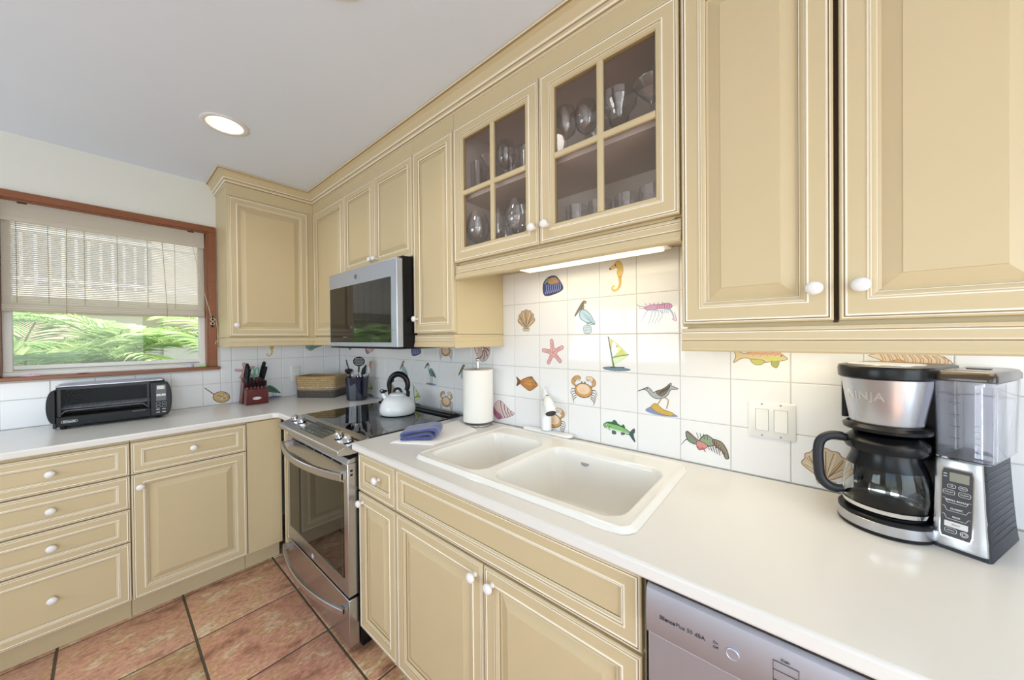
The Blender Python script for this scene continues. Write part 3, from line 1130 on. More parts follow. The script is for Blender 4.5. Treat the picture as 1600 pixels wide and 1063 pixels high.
for y in (-0.905, -0.995, -1.458, -1.548):
    Mk = frame(onpanel(0.634, y, 0.0), (0, -1, 0), -PX)
    mb = MB(); mb.M = Mk
    mb.lathe([(0.0205, 0.0), (0.0205, 0.004), (0.019, 0.0045)], seg=28, mi=1)
    mb.lathe([(0.0195, 0.0045), (0.0195, 0.022), (0.0175, 0.0245), (0.0001, 0.0245)], seg=28)
    mb.loops([[(a, b, z) for a, b in rrect(-0.0185, 0.0185, -0.0058, 0.0058, 0.003, 3)] for z in (0.0246, 0.0325, 0.034)])
    mb.build('control_knob', [CHROME, BLACKP], R_, sharp=30)
# oven door
mb = MB(); mb.box(-0.660, -0.6145, Y0+0.005, Y1-0.005, 0.248, 0.822)
od = mb.build('oven_door', STEEL, R_, bevel=0.003)
mb = MB(); mb.prism([(-0.6145, 0.8225), (-0.660, 0.8225), (-0.650, 0.840), (-0.6145, 0.846)], 'Y', Y0+0.006, Y1-0.006)
mb.build('door_top_trim', STEEL, od, bevel=0.001)
mb = MB()
for k in range(6):
    y = -0.925-k*0.105
    mb.box(-0.6612, -0.6605, y-0.088, y, 0.808, 0.8165)
    nrm = 1
mb.build('vent_slots', BLACKG, od)
mb = MB()
for k in range(2):
    mb.box(-0.648, -0.638, Y0+0.0042, Y0+0.0052, 0.786-k*0.018, 0.795-k*0.018)
mb.build('side_slots', BLACKG, od)
mb = MB(); mb.loops([[(-x_, y, z) for y, z in rrect(-1.553, -0.884, 0.318, 0.732, 0.004, 3)] for x_ in (0.6602, 0.6616)])
mb.build('oven_window', mat('oven_glass', (30, 26, 22), 0.03), od)
for y_ in (-0.9000, -1.5400):
    MB().box(-0.6622, -0.6617, y_, y_+0.0025, 0.322, 0.728).build('window_border', mat('warm_grey_print', (96, 84, 74), 0.2), od)


def bow_handle(y0, y1, z, d0, d1, hh, tt, parent, name='handle'):
    mb = MB()
    R = []
    n = 28
    for k in range(n+1):
        t = k/n
        y = y0+(y1-y0)*t
        d = d0+(d1-d0)*(1-(2*t-1)**2)
        R.append([(-(d-tt), y, z-hh), (-(d-0.003), y, z-hh), (-d, y, z-hh+0.003), (-d, y, z+hh-0.003), (-(d-0.003), y, z+hh), (-(d-tt), y, z+hh)])
    mb.loops(R)
    for ya, yb in ((y0, y0+0.028), (y1-0.028, y1)):
        mb.box(-(d0-tt+0.006), -0.6605, ya, yb, z-hh+0.004, z+hh-0.002)
    return mb.build(name, STEEL, parent, sharp=30)


bow_handle(Y0+0.012, Y1-0.012, 0.772, 0.690, 0.742, 0.0165, 0.014, od)


def round_emblem(c, r, side, parent, name='maker_emblem', light=WHITEI, dark=GREYI):
    """round script monogram: a ring with two swirling strokes"""
    Me = frame(c, (0, -1, 0), (0, 0, 1)) if side == 'R' else frame(c, (1, 0, 0), (0, 0, 1))
    mb = MB(); mb.M = Me
    mb.lathe([(r, -0.0004), (r, 0.0006), (r*0.97, 0.0010), (0.0001, 0.0010)], seg=32, mi=0)
    for rr, w_ in ((0.86, 0.045),):
        mb.tube([(cos(2*pi*k/32)*r*rr, sin(2*pi*k/32)*r*rr, 0.0012) for k in range(32)], r*w_, 1, 5, closed=True)
    for k in range(4):
        a = pi/2*k+0.4
        mb.tube([(cos(a+t)*r*(0.95-0.22*sin(pi*t/0.9)), sin(a+t)*r*(0.95-0.22*sin(pi*t/0.9)), 0.0012) for t in (0, .3, .6, .9)], r*0.05, 1, 5)
    sc = r/0.012
    mb.tube([(x*sc*0.001, y*sc*0.001, 0.0012) for x, y in ((-1, 3), (-4, 4), (-5.6, 1), (-5, -3), (-2.5, -4.4), (-0.6, -2), (-0.8, 0.5), (-3.4, 0), (-1, -0.4), (0.4, -5.5))], r*0.055, 1, 5)
    mb.tube([(x*sc*0.001, y*sc*0.001, 0.0012) for x, y in ((1, -0.5), (3.5, 1), (4.6, 4), (3, 5.6), (1.2, 3.5), (1.5, -1), (3.6, -4), (6, -2.6))], r*0.055, 1, 5)
    mb.M = None
    return mb.build(name, [dark, light], parent)


round_emblem((-0.6604, -1.200, 0.272), 0.0125, 'R', od, dark=GREYI)
mb = MB(); mb.box(-0.660, -0.6145, Y0+0.005, Y1-0.005, 0.030, 0.236)
wd = mb.build('storage_drawer', STEEL, R_, bevel=0.003)
bow_handle(Y0+0.012, Y1-0.012, 0.200, 0.690, 0.742, 0.0135, 0.014, wd)

# ------------------------------------------------------------------ microwave
M_ = thing('microwave', (-0.21, -1.219, 1.306), 'over-the-range stainless microwave with mirror-black door glass', 'microwave')
mb = MB(); mb.box(-0.385, -0.002, Y0+0.001, Y1-0.001, 1.3125, 1.7605)
mb.build('microwave_body', BLACKP, M_, bevel=0.002)
mb = MB(); mb.box(-0.415, -0.02, Y0+0.004, Y1-0.004, 1.305, 1.3123)
mb.build('vent_base', BLACKM, M_)
mb = MB(); mb.box(-0.420, -0.3855, Y0+0.0005, Y1-0.0005, 1.314, 1.747)
dr = mb.build('microwave_door', STEELV, M_, bevel=0.004, seg=3)
mb = MB(); mb.loops([[(-x_, y, z) for y, z in rrect(-1.545, -0.852, 1.338, 1.660, 0.003, 3)] for x_ in (0.4202, 0.4214)])
mb.build('door_glass', BLACKG, dr)
MB().box(-0.4222, -0.4215, -1.545, -0.853, 1.3975, 1.3990).build('glass_seam', GAPM, dr)
mb = MB()
for k in range(9):
    mb.box(-0.4220, -0.4216, -1.03-k*0.006, -1.0265-k*0.006, 1.366, 1.370)
mb.build('display_marks', GREYI, dr)
MB().box(-0.4206, -0.4201, Y0+0.001, -1.5452, 1.3975, 1.3985).build('door_seam', GAPM, dr)
round_emblem((-0.4204, -1.185, 1.702), 0.0145, 'R', dr, dark=GREYI, light=INKM)

# ------------------------------------------------------------------ dishwasher
D_ = thing('dishwasher', (-0.33, -3.138, 0.0), 'stainless steel dishwasher under the counter at the right', 'dishwasher')
mb = MB(); mb.box(-0.600, -0.02, -3.436, -2.838, 0.10, 0.872); mb.box(-0.54, -0.05, -3.43, -2.845, 0.0, 0.10)
mb.build('tub_body', BLACKP, D_)
pp = [(-0.601, 0.8735), (-0.636, 0.8735), (-0.643, 0.868), (-0.6465, 0.850), (-0.6475, 0.825), (-0.6465, 0.800), (-0.643, 0.783), (-0.637, 0.7775), (-0.601, 0.7775)]
mb = MB(); mb.prism(pp, 'Y', -3.438, -2.836)
cpn = mb.build('control_panel', STEELV, D_, bevel=0.0012, sharp=25)
mb = MB(); mb.box(-0.634, -0.601, -3.438, -2.836, 0.105, 0.7762)
mb.build('door_panel', STEELV, D_, bevel=0.002)
Md = frame((-0.6477, 0, 0.825), (0, -1, 0), (0, 0, 1))
def at_d(y, z):
    return Md @ Matrix.Translation((-y, z-0.825, 0.0))
mb = MB()
ws_ = text_mesh(mb, 'Silence', 0.0098, at_d(-2.8620, 0.8245), bold=0.0003, align='LEFT')
text_mesh(mb, 'Plus 50 dBA', 0.0098, at_d(-2.8620-ws_-0.0008, 0.8245), align='LEFT', bold=0.0)
text_mesh(mb, 'On', 0.0062, at_d(-2.9500, 0.8275), align='LEFT')
text_mesh(mb, 'Off', 0.0062, at_d(-2.9500, 0.8195), align='LEFT')
mb.build('panel_lettering', INKM, cpn, smooth=False)
mb = MB(); mb.lathe([(0.0098, 0.0), (0.0098, 0.0016), (0.0088, 0.0022), (0.0080, 0.0012), (0.0001, 0.0010)], (0, 0, 0), seg=32)
mb.v = [at_d(-2.979, 0.8225) @ p for p in mb.v]
mb.build('power_button', STEELV, cpn)
mb = MB()
def dline(y0, z0, y1, z1, w_=0.0006):
    mb.box(-0.6482, -0.6474, min(y0, y1)-w_/2, max(y0, y1)+w_/2, min(z0, z1)-w_/2, max(z0, z1)+w_/2)
for a in ((-3.033, 0.846, -3.064, 0.846), (-3.033, 0.800, -3.064, 0.800), (-3.033, 0.800, -3.033, 0.846), (-3.064, 0.800, -3.064, 0.846), (-3.033, 0.832, -3.064, 0.832), (-3.033, 0.816, -3.064, 0.816)):
    dline(*a)
dline(-3.10, 0.846, -3.30, 0.846)
mb.build('programme_display', INKM, cpn)
mb = MB()
text_mesh(mb, 'Clean', 0.005, at_d(-3.048, 0.851))
mb.build('display_lettering', INKM, cpn, smooth=False)

# ------------------------------------------------------------------ painted tile pictures
def cr(pts, closed=True, n=5):
    """smooth curve through points"""
    P = [Vector((p[0], p[1])) for p in pts]
    out = []
    N = len(P)
    for i in range(N if closed else N-1):
        if closed:
            a, b, c, d = P[i-1], P[i], P[(i+1) % N], P[(i+2) % N]
        else:
            a, b, c, d = P[max(i-1, 0)], P[i], P[i+1], P[min(i+2, N-1)]
        for k in range(n):
            t = k/n
            out.append(0.5*((2*b)+(c-a)*t+(2*a-5*b+4*c-d)*t*t+(3*b-a-3*c+d)*t**3))
    if not closed:
        out.append(P[-1])
    return out


class Pic:
    def __init__(self):
        self.items = []      # (points, color)

    def fill(self, pts, c, smooth=True, line=None, lw=0.010):
        q = cr(pts) if smooth else [Vector(p) for p in pts]
        self.items.append((q, lin(c)))
        if line:
            self.stroke(q+[q[0]], line, lw, False)
        return self

    def ell(self, cx, cy, rx, ry, c, rot=0, line=None, lw=0.010):
        q = [Vector((cx+rx*cos(t)*cos(rot)-ry*sin(t)*sin(rot), cy+rx*cos(t)*sin(rot)+ry*sin(t)*cos(rot))) for t in [2*pi*k/18 for k in range(18)]]
        return self.fill(q, c, False, line, lw)

    def stroke(self, pts, c, w=0.012, smooth=True, w1=None):
        q = cr(pts, False) if smooth else [Vector((p[0], p[1])) for p in pts]
        q = [p for i, p in enumerate(q) if i == 0 or (p-q[i-1]).length > 1e-4]
        n = len(q)
        if n < 2:
            return self
        L, R = [], []
        for i in range(n):
            d = q[min(i+1, n-1)]-q[max(i-1, 0)]
            if d.length < 1e-6:
                d = Vector((1, 0))
            d.normalize()
            h = (w+((w1 if w1 is not None else w)-w)*i/(n-1))/2
            nn = Vector((-d.y, d.x))*max(h, 0.0015)
            L.append(q[i]+nn)
            R.append(q[i]-nn)
        for i in range(n-1):
            self.items.append(([R[i], R[i+1], L[i+1], L[i]], lin(c)))
        return self

    def put(self, name, side, left, z0, parent, flip=False, sc=1.0):
        mb = MB()
        lay = 0.00635
        for k, (q, c) in enumerate(self.items):
            lay += 0.0000035
            tri = tessellate_polygon([[Vector((p.x, p.y, 0)) for p in q]])
            b = len(mb.v)
            for p in q:
                u = (1-p.x) if flip else p.x
                a = left - u*S if side == 'R' else left + u*S
                mb.av(W3(side, a, lay, z0+p.y*S))
            for t in tri:
                mb.af([b+i for i in t], 0, c)
        # normals face the room
        fs = []
        nrm = Vector((-1, 0, 0)) if side == 'R' else Vector((0, -1, 0))
        for f in mb.f:
            a, b_, c_ = (mb.v[i] for i in f)
            fs.append(f if (b_-a).cross(c_-a).dot(nrm) > 0 else f[::-1])
        mb.f = fs
        return mb.build(name, PICM, parent, smooth=False, normals=False)


def p_mussel():
    p = Pic()
    p.fill([(.16, .33), (.18, .58), (.36, .74), (.62, .74), (.80, .52), (.86, .36), (.74, .27), (.45, .20), (.24, .20)], (76, 82, 130), line=(38, 40, 66), lw=.02)
    p.fill([(.28, .62), (.42, .71), (.60, .71), (.74, .55), (.60, .52), (.42, .52)], (176, 142, 112), line=(70, 60, 60))
    p.fill([(.18, .54), (.30, .70), (.38, .72), (.30, .58)], (120, 150, 150), line=(40, 50, 50))
    for k in range(8):
        x = .26+k*.07
        p.stroke([(x-.02, .24+.008*k), (x+.03, .38), (x+.015, .53)], (150, 166, 216), .022)
    return p


def p_seahorse():
    p = Pic()
    c, d = (224, 190, 104), (150, 112, 40)
    p.stroke([(.55, .52), (.58, .42), (.58, .30), (.52, .18), (.42, .14), (.36, .20), (.39, .26), (.44, .24)], c, .085, w1=.03)
    p.fill([(.43, .82), (.50, .90), (.58, .88), (.64, .78), (.66, .62), (.62, .50), (.54, .50), (.50, .60), (.53, .70), (.47, .74)], c, line=d)
    p.fill([(.30, .74), (.33, .70), (.46, .74), (.47, .80), (.42, .82)], c, line=d)
    p.stroke([(.29, .71), (.33, .73)], (90, 70, 40), .04)
    p.ell(.46, .80, .018, .018, (60, 50, 30))
    for k in range(6):
        p.stroke([(.52+.01*k, .70-.05*k), (.64, .72-.05*k)], d, .008)
    for k in range(6):
        p.stroke([(.555, .46-.05*k), (.61-.004*k, .47-.05*k)], d, .007)
    return p


def p_scallop(c=(196, 170, 140), d=(104, 84, 66), wide=1.0):
    p = Pic()
    n = 7
    pts = [(.42, .24), (.58, .24)]
    arc = []
    for k in range(n*2+1):
        a = radians(-12+204*k/(n*2))
        r = .34 if k % 2 else .31
        arc.append((.5+r*cos(a)*wide, .48+r*sin(a)*1.0))
    p.fill([(.56, .24)]+arc+[(.44, .24)], c, line=d, lw=.014)
    p.fill([(.36, .22), (.64, .22), (.61, .14), (.39, .14)], (206, 190, 166), False, line=d)
    for k in range(n):
        a = radians(2+176*k/(n-1))
        ex, ey = .5+.28*cos(a)*wide, .48+.28*sin(a)
        p.stroke([(.5+.02*cos(a), .26), (.5+.16*cos(a)*wide, .38+.12*sin(a)), (ex, ey)], d if k % 2 else (232, 218, 196), .02, w1=.014)
        p.stroke([(.5+.02*cos(a), .26), (.5+.14*cos(a+.16)*wide, .38+.12*sin(a+.1)), (.5+.3*cos(a+.13)*wide, .48+.28*sin(a+.13))], d, .009)
    return p


def p_pelican():
    p = Pic()
    d = (58, 64, 62)
    p.stroke([(.60, .88), (.54, .92), (.50, .86), (.50, .76), (.46, .68)], (150, 128, 84), .07, w1=.09)
    p.fill([(.50, .90), (.44, .86), (.28, .62), (.24, .52), (.30, .56), (.48, .78)], (120, 116, 104), line=d)
    p.ell(.57, .90, .045, .035, (150, 150, 130), line=d)
    p.fill([(.46, .70), (.58, .68), (.72, .56), (.84, .36), (.86, .28), (.74, .28), (.56, .36), (.42, .46), (.40, .60)], (168, 196, 212), line=d, lw=.018)
    for k in range(5):
        p.stroke([(.50+.05*k, .62-.03*k), (.60+.05*k, .46-.03*k), (.78, .32)], (92, 116, 132), .010)
    p.stroke([(.62, .32), (.78, .32), (.86, .27)], d, .02)
    p.stroke([(.62, .36), (.63, .26)], d, .02)
    p.fill([(.54, .24), (.72, .25), (.76, .12), (.72, .04), (.56, .04), (.52, .12)], (176, 192, 200), line=d, lw=.014)
    p.stroke([(.56, .19), (.72, .20)], d, .008)
    p.stroke([(.55, .12), (.74, .13)], d, .008)
    return p


def p_crayfish():
    p = Pic()
    a, b, d = (206, 138, 176), (150, 160, 200), (96, 66, 112)
    p.fill([(.20, .64), (.34, .70), (.56, .70), (.74, .72), (.84, .66), (.78, .58), (.60, .60), (.40, .58), (.26, .58)], a, line=d)
    for k in range(6):
        p.stroke([(.50+.055*k, .60), (.51+.055*k, .71)], d, .009)
    for x, y in ((.12, .30), (.28, .22), (.36, .24), (.44, .24), (.52, .26)):
        p.stroke([(.30+.12*(x), .60), (x+.10, .50), (x, y)], b, .02, w1=.008)
    for k in range(5):
        p.stroke([(.58+.04*k, .58), (.60+.04*k, .48)], b, .012)
    p.stroke([(.76, .60), (.84, .48), (.88, .34)], b, .04, w1=.02)
    p.stroke([(.84, .34), (.93, .30), (.88, .50)], a, .03, w1=.01)
    p.stroke([(.22, .66), (.08, .68), (.02, .74)], d, .014, w1=.006)
    p.stroke([(.24, .64), (.12, .62), (.06, .66)], d, .012, w1=.006)
    for k in range(5):
        p.stroke([(.24+.1*k, .69), (.22+.1*k, .75)], d, .01)
    return p


def p_starfish(c=(226, 176, 176), d=(160, 108, 112)):
    p = Pic()
    pts = []
    for k in range(5):
        a = radians(98+72*k)
        pts += [(.5+.37*cos(a-.13), .48+.37*sin(a-.13)), (.5+.37*cos(a+.13), .48+.37*sin(a+.13)), (.5+.13*cos(a+radians(36)), .48+.13*sin(a+radians(36)))]
    p.fill(pts, c, line=d, lw=.016)
    for k in range(5):
        a = radians(98+72*k)
        p.stroke([(.5, .48), (.5+.31*cos(a), .48+.31*sin(a))], (198, 138, 142), .02, w1=.008)
        for j in range(3):
            r = .12+.07*j
            p.ell(.5+r*cos(a+.12), .48+r*sin(a+.12), .009, .009, d)
    return p


def p_sailboat():
    p = Pic()
    d = (60, 78, 72)
    p.fill([(.24, .92), (.52, .72), (.78, .46), (.36, .14)], (226, 226, 110), False, line=(70, 90, 60))
    p.fill([(.26, .86), (.36, .82), (.36, .66), (.31, .58)], (206, 190, 70), False)
    p.fill([(.36, .82), (.46, .74), (.56, .46), (.38, .30), (.33, .50)], (218, 228, 226), False)
    p.fill([(.34, .36), (.44, .36), (.74, .46), (.60, .62), (.42, .44)], (192, 200, 84), False)
    p.fill([(.35, .28), (.44, .38), (.70, .42), (.38, .14)], (206, 232, 190), False)
    p.stroke([(.24, .94), (.40, .12)], d, .03)
    p.stroke([(.33, .38), (.60, .44), (.80, .47)], d, .02)
    p.stroke([(.47, .70), (.50, .66)], (60, 70, 160), .03)
    p.fill([(.08, .10), (.30, .14), (.55, .13), (.84, .09), (.60, .04), (.30, .04)], (112, 132, 150), line=(60, 78, 96))
    p.stroke([(.30, .12), (.68, .14)], (54, 84, 92), .025)
    for k in range(6):
        p.stroke([(.12+.11*k, .045), (.20+.11*k, .055)], (150, 172, 196), .012)
    return p


def p_flounder():
    p = Pic()
    c, d = (186, 128, 74), (104, 66, 38)
    p.fill([(.08, .66), (.12, .52), (.08, .36), (.26, .47), (.26, .53)], (124, 84, 58), line=d)
    p.fill([(.22, .50), (.50, .66), (.70, .68), (.86, .54), (.92, .46), (.84, .38), (.64, .26), (.48, .30)], c, line=d, lw=.018)
    p.fill([(.36, .50), (.62, .58), (.80, .50), (.62, .42)], (206, 152, 92))
    p.stroke([(.24, .50), (.50, .52), (.76, .50)], d, .012)
    p.fill([(.60, .66), (.68, .72), (.76, .66), (.68, .64)], (116, 104, 90))
    p.stroke([(.76, .58), (.74, .46), (.80, .38)], d, .012)
    p.ell(.83, .51, .018, .018, (40, 30, 24))
    for k in range(6):
        p.stroke([(.34+.07*k, .44), (.36+.07*k, .56)], (158, 100, 56), .008)
    return p


def p_crab():
    p = Pic()
    c, d, s = (206, 160, 104), (108, 78, 48), (232, 208, 184)
    for sgn in (-1, 1):
        for k in range(5):
            y0 = .44-.05*k
            p.stroke([(.5+sgn*.22, y0), (.5+sgn*(.36-.01*k), y0+.02-.03*k), (.5+sgn*(.42-.03*k), y0-.12-.02*k)], d, .024, w1=.008)
        p.fill([(.5+sgn*.20, .52), (.5+sgn*.36, .60), (.5+sgn*.37, .72), (.5+sgn*.28, .80), (.5+sgn*.24, .70), (.5+sgn*.29, .64)], c, line=d)
        p.fill([(.5+sgn*.30, .80), (.5+sgn*.14, .84), (.5+sgn*.08, .76), (.5+sgn*.20, .74), (.5+sgn*.26, .66)], c if sgn < 0 else s, line=d)
        p.stroke([(.5+sgn*.09, .72), (.5+sgn*.18, .71)], d, .016)
    p.ell(.5, .44, .27, .20, c, line=d, lw=.018)
    p.ell(.5, .47, .20, .145, s)
    p.ell(.46, .43, .09, .06, (238, 196, 160))
    p.ell(.45, .665, .02, .025, d)
    p.ell(.55, .665, .02, .025, d)
    p.stroke([(.32, .28), (.5, .235), (.68, .28)], d, .02)
    return p


def p_sandpiper():
    p = Pic()
    d = (70, 72, 74)
    p.fill([(.20, .10), (.40, .24), (.56, .20), (.82, .12), (.94, .04), (.5, .02)], (132, 148, 190))
    p.fill([(.34, .20), (.44, .30), (.54, .24), (.66, .16), (.84, .12), (.80, .04), (.50, .08)], (206, 172, 90), line=(132, 92, 46))
    p.stroke([(.58, .42), (.52, .32), (.50, .26)], (182, 152, 92), .026)
    p.stroke([(.66, .46), (.74, .40), (.70, .20)], (182, 152, 92), .026)
    p.fill([(.18, .62), (.26, .68), (.34, .63), (.40, .56), (.46, .60), (.64, .68), (.80, .82), (.82, .76), (.96, .70), (.80, .66), (.72, .52), (.60, .44), (.46, .42), (.34, .48), (.26, .58)], (176, 180, 180), line=d, lw=.014)
    p.fill([(.46, .58), (.60, .66), (.78, .78), (.74, .64), (.62, .50), (.54, .50)], (132, 118, 104), line=d)
    for k in range(5):
        p.stroke([(.52+.045*k, .52+.03*k), (.60+.045*k, .64+.03*k)], (66, 60, 56), .012)
    p.stroke([(.20, .64), (.02, .56)], d, .032, w1=.014)
    p.ell(.25, .645, .014, .014, (30, 30, 30))
    return p


def p_greenfish():
    p = Pic()
    d = (44, 74, 60)
    p.fill([(.10, .58), (.22, .66), (.44, .66), (.64, .58), (.82, .48), (.82, .42), (.60, .44), (.36, .46), (.20, .48), (.12, .52)], (132, 188, 116), line=d, lw=.018)
    p.fill([(.14, .52), (.36, .50), (.62, .47), (.80, .44), (.60, .43), (.36, .44), (.22, .46)], (214, 226, 216))
    p.fill([(.20, .66), (.44, .67), (.66, .58), (.44, .61), (.24, .62)], (60, 110, 72))
    p.fill([(.80, .46), (.92, .60), (.93, .50), (.90, .44), (.94, .26), (.84, .36)], (72, 92, 96), line=d)
    p.fill([(.34, .66), (.40, .74), (.48, .66)], (66, 100, 74), line=d)
    p.fill([(.60, .60), (.64, .66), (.68, .58)], (66, 100, 74), line=d)
    p.fill([(.34, .45), (.34, .37), (.44, .38), (.42, .45)], (84, 104, 104), line=d)
    p.fill([(.58, .44), (.60, .38), (.68, .42), (.66, .45)], (84, 104, 104), line=d)
    p.stroke([(.28, .56), (.24, .50), (.28, .46)], d, .018)
    p.ell(.18, .58, .022, .022, (240, 240, 230), line=d)
    p.stroke([(.12, .52), (.18, .50)], d, .014)
    return p


def p_lobster():
    p = Pic()
    d = (60, 56, 60)
    p.stroke([(.22, .60), (.10, .52), (.02, .40)], d, .022, w1=.008)
    p.fill([(.12, .66), (.14, .74), (.22, .70), (.34, .60), (.44, .54), (.40, .48), (.26, .48), (.16, .54)], (124, 146, 124), line=d, lw=.016)
    p.stroke([(.14, .72), (.24, .64), (.34, .56)], (168, 84, 80), .02)
    p.fill([(.40, .58), (.52, .72), (.66, .66), (.72, .56), (.60, .48), (.46, .48)], (142, 160, 128), line=d, lw=.016)
    p.fill([(.36, .56), (.34, .46), (.42, .38), (.50, .40), (.56, .48), (.48, .54)], (206, 138, 132), line=d)
    p.fill([(.66, .64), (.82, .62), (.92, .48), (.96, .30), (.90, .28), (.84, .42), (.72, .50)], (136, 132, 112), line=d, lw=.016)
    for k in range(6):
        p.stroke([(.70+.038*k, .66-.05*k), (.69+.038*k, .50-.035*k)], (110, 60, 60), .012)
    for k in range(5):
        p.stroke([(.56+.05*k, .50), (.60+.05*k, .40-.02*k)], (94, 88, 96), .014)
    for k in range(4):
        p.stroke([(.38+.06*k, .62), (.34+.07*k, .74)], d, .012)
    p.stroke([(.34, .44), (.40, .36), (.46, .42), (.52, .34)], (172, 84, 84), .02)
    return p


def p_conch(c=(222, 196, 196), m_=(176, 110, 134), d=(112, 76, 82)):
    p = Pic()
    p.fill([(.06, .30), (.04, .54), (.16, .72), (.36, .80), (.60, .66), (.80, .52), (.98, .44), (.74, .30), (.46, .22), (.24, .16)], c, line=d, lw=.014)
    p.fill([(.06, .54), (.06, .34), (.24, .18), (.44, .22), (.36, .34), (.18, .42)], m_, line=d)
    for x0, y0, x1, y1 in ((.38, .79, .56, .26), (.54, .70, .70, .30), (.70, .58, .80, .35), (.84, .50, .90, .39)):
        p.stroke([(x0, y0), ((x0+x1)/2-.05, (y0+y1)/2), (x1, y1)], d, .03)
        p.stroke([(x0+.04, y0-.03), ((x0+x1)/2-.01, (y0+y1)/2), (x1+.03, y1+.02)], (236, 226, 220), .022)
    return p


def p_grouper():
    p = Pic()
    d = (136, 110, 74)
    p.fill([(.10, .50), (.06, .62), (.18, .58), (.28, .56), (.46, .66), (.70, .68), (.90, .52), (.95, .46), (.84, .42), (.70, .40), (.50, .38), (.30, .46), (.18, .44), (.06, .36)], (220, 200, 158), line=d, lw=.012)
    p.fill([(.28, .54), (.46, .62), (.70, .64), (.90, .54), (.70, .54), (.46, .54)], (222, 168, 140))
    p.fill([(.36, .44), (.42, .34), (.54, .34), (.58, .42)], (196, 196, 110), line=d)
    p.fill([(.72, .46), (.82, .40), (.78, .28), (.70, .34)], (168, 172, 92), line=d)
    p.fill([(.60, .50), (.80, .50), (.92, .47), (.76, .42), (.62, .44)], (206, 208, 116))
    p.fill([(.30, .60), (.44, .72), (.66, .74), (.60, .66)], (206, 150, 118), line=d)
    for k in range(14):
        p.ell(.32+.04*k, .55+.03*sin(k*2.1), .008, .008, (168, 108, 76))
    p.ell(.86, .52, .014, .014, (60, 40, 30))
    return p


def p_murex():
    p = Pic()
    c, d = (232, 214, 190), (172, 122, 78)
    p.fill([(.06, .56), (.18, .50), (.30, .40), (.52, .34), (.80, .36), (.98, .44), (.88, .56), (.60, .66), (.34, .66), (.18, .60)], c, line=d, lw=.010)
    for k in range(9):
        x = .18+.085*k
        p.stroke([(x, .62-.006*k), (x+.05, .50), (x+.02, .38+.003*k)], (212, 164, 112), .022, w1=.008)
        p.stroke([(x+.03, .62-.006*k), (x+.08, .50), (x+.05, .38+.003*k)], d, .007)
    p.fill([(.30, .44), (.40, .50), (.48, .46), (.46, .38), (.36, .36)], (224, 176, 130), line=d)
    return p


def p_nautilus():
    p = Pic()
    c, d = (206, 186, 180), (112, 82, 74)
    p.fill([(.12, .66), (.22, .36), (.46, .12), (.72, .16), (.88, .40), (.86, .72), (.64, .90), (.34, .86)], c, line=d, lw=.016)
    for k in range(7):
        a = radians(100-36*k)
        p.stroke([(.54, .54), (.54+.18*cos(a+.4), .52+.18*sin(a+.4)), (.53+.33*cos(a), .52+.35*sin(a))], (124, 84, 78), .03, w1=.05)
    p.ell(.54, .54, .06, .06, (236, 222, 208), line=d)
    p.fill([(.14, .64), (.22, .38), (.34, .44), (.26, .66)], (232, 210, 200), line=d)
    return p


def p_heron():
    p = Pic()
    d = (52, 66, 66)
    p.fill([(.16, .06), (.50, .10), (.90, .05), (.50, .01)], (112, 132, 156))
    p.stroke([(.54, .42), (.52, .26), (.54, .08)], (96, 92, 76), .022)
    p.stroke([(.62, .40), (.62, .26), (.62, .08)], (96, 92, 76), .022)
    p.fill([(.40, .62), (.54, .70), (.72, .58), (.86, .34), (.74, .38), (.54, .40), (.44, .48)], (110, 144, 142), line=d, lw=.016)
    p.stroke([(.46, .62), (.34, .70), (.42, .82), (.34, .88)], (132, 150, 146), .055, w1=.05)
    p.fill([(.38, .92), (.28, .90), (.10, .66), (.30, .80), (.40, .84)], (90, 100, 96), line=d)
    for k in range(4):
        p.stroke([(.52+.05*k, .62-.03*k), (.74+.03*k, .42-.02*k)], d, .012)
    return p


def p_horseshoe():
    p = Pic()
    d = (112, 86, 52)
    p.stroke([(.05, .84), (.30, .58), (.42, .46)], (124, 98, 64), .035, w1=.05)
    p.ell(.62, .36, .30, .24, (206, 176, 126), rot=-.4, line=d, lw=.03)
    p.ell(.66, .34, .20, .15, (222, 196, 148), rot=-.4, line=d)
    p.stroke([(.44, .44), (.60, .40), (.86, .30)], d, .016)
    p.stroke([(.50, .28), (.62, .36), (.72, .50)], d, .014)
    p.ell(.56, .42, .04, .03, (172, 140, 96), line=d)
    p.ell(.72, .28, .04, .03, (172, 140, 96), line=d)
    return p


def p_greenheron():
    p = Pic()
    d = (42, 62, 56)
    p.fill([(.30, .08), (.60, .14), (.98, .08), (.60, .03)], (104, 116, 150))
    p.stroke([(.62, .34), (.60, .12)], (110, 100, 80), .022)
    p.stroke([(.70, .34), (.72, .22), (.66, .12)], (110, 100, 80), .022)
    p.fill([(.04, .48), (.22, .50), (.30, .60), (.46, .68), (.66, .56), (.84, .36), (.92, .24), (.78, .28), (.60, .32), (.42, .38), (.26, .46)], (76, 132, 110), line=d, lw=.016)
    for k in range(4):
        p.stroke([(.44+.07*k, .60-.04*k), (.66+.05*k, .38-.03*k)], d, .014)
    return p


def p_seafan():
    p = Pic()
    p.fill([(.10, .56), (.24, .70), (.54, .76), (.86, .74), (.92, .60), (.60, .48), (.36, .34), (.22, .40)], (132, 172, 156), line=(70, 104, 92), lw=.018)
    for k in range(5):
        p.stroke([(.28, .42), (.40+.1*k, .72-.03*k)], (70, 104, 92), .012)
    return p


ZR_ = lambda r: (0.9151 if r == 0 else ROW[r])


def lay(pic, name, side, c, r, label=None, flip=False):
    left = COLR(c) if side == 'R' else -(0.8872+c+1)*S
    z0 = ROW[r] if r > 0 else ROW[1]-S
    o = pic.put(name, side, left, z0, tilesR if side == 'R' else tilesL, flip)
    if label:
        o['label'] = label


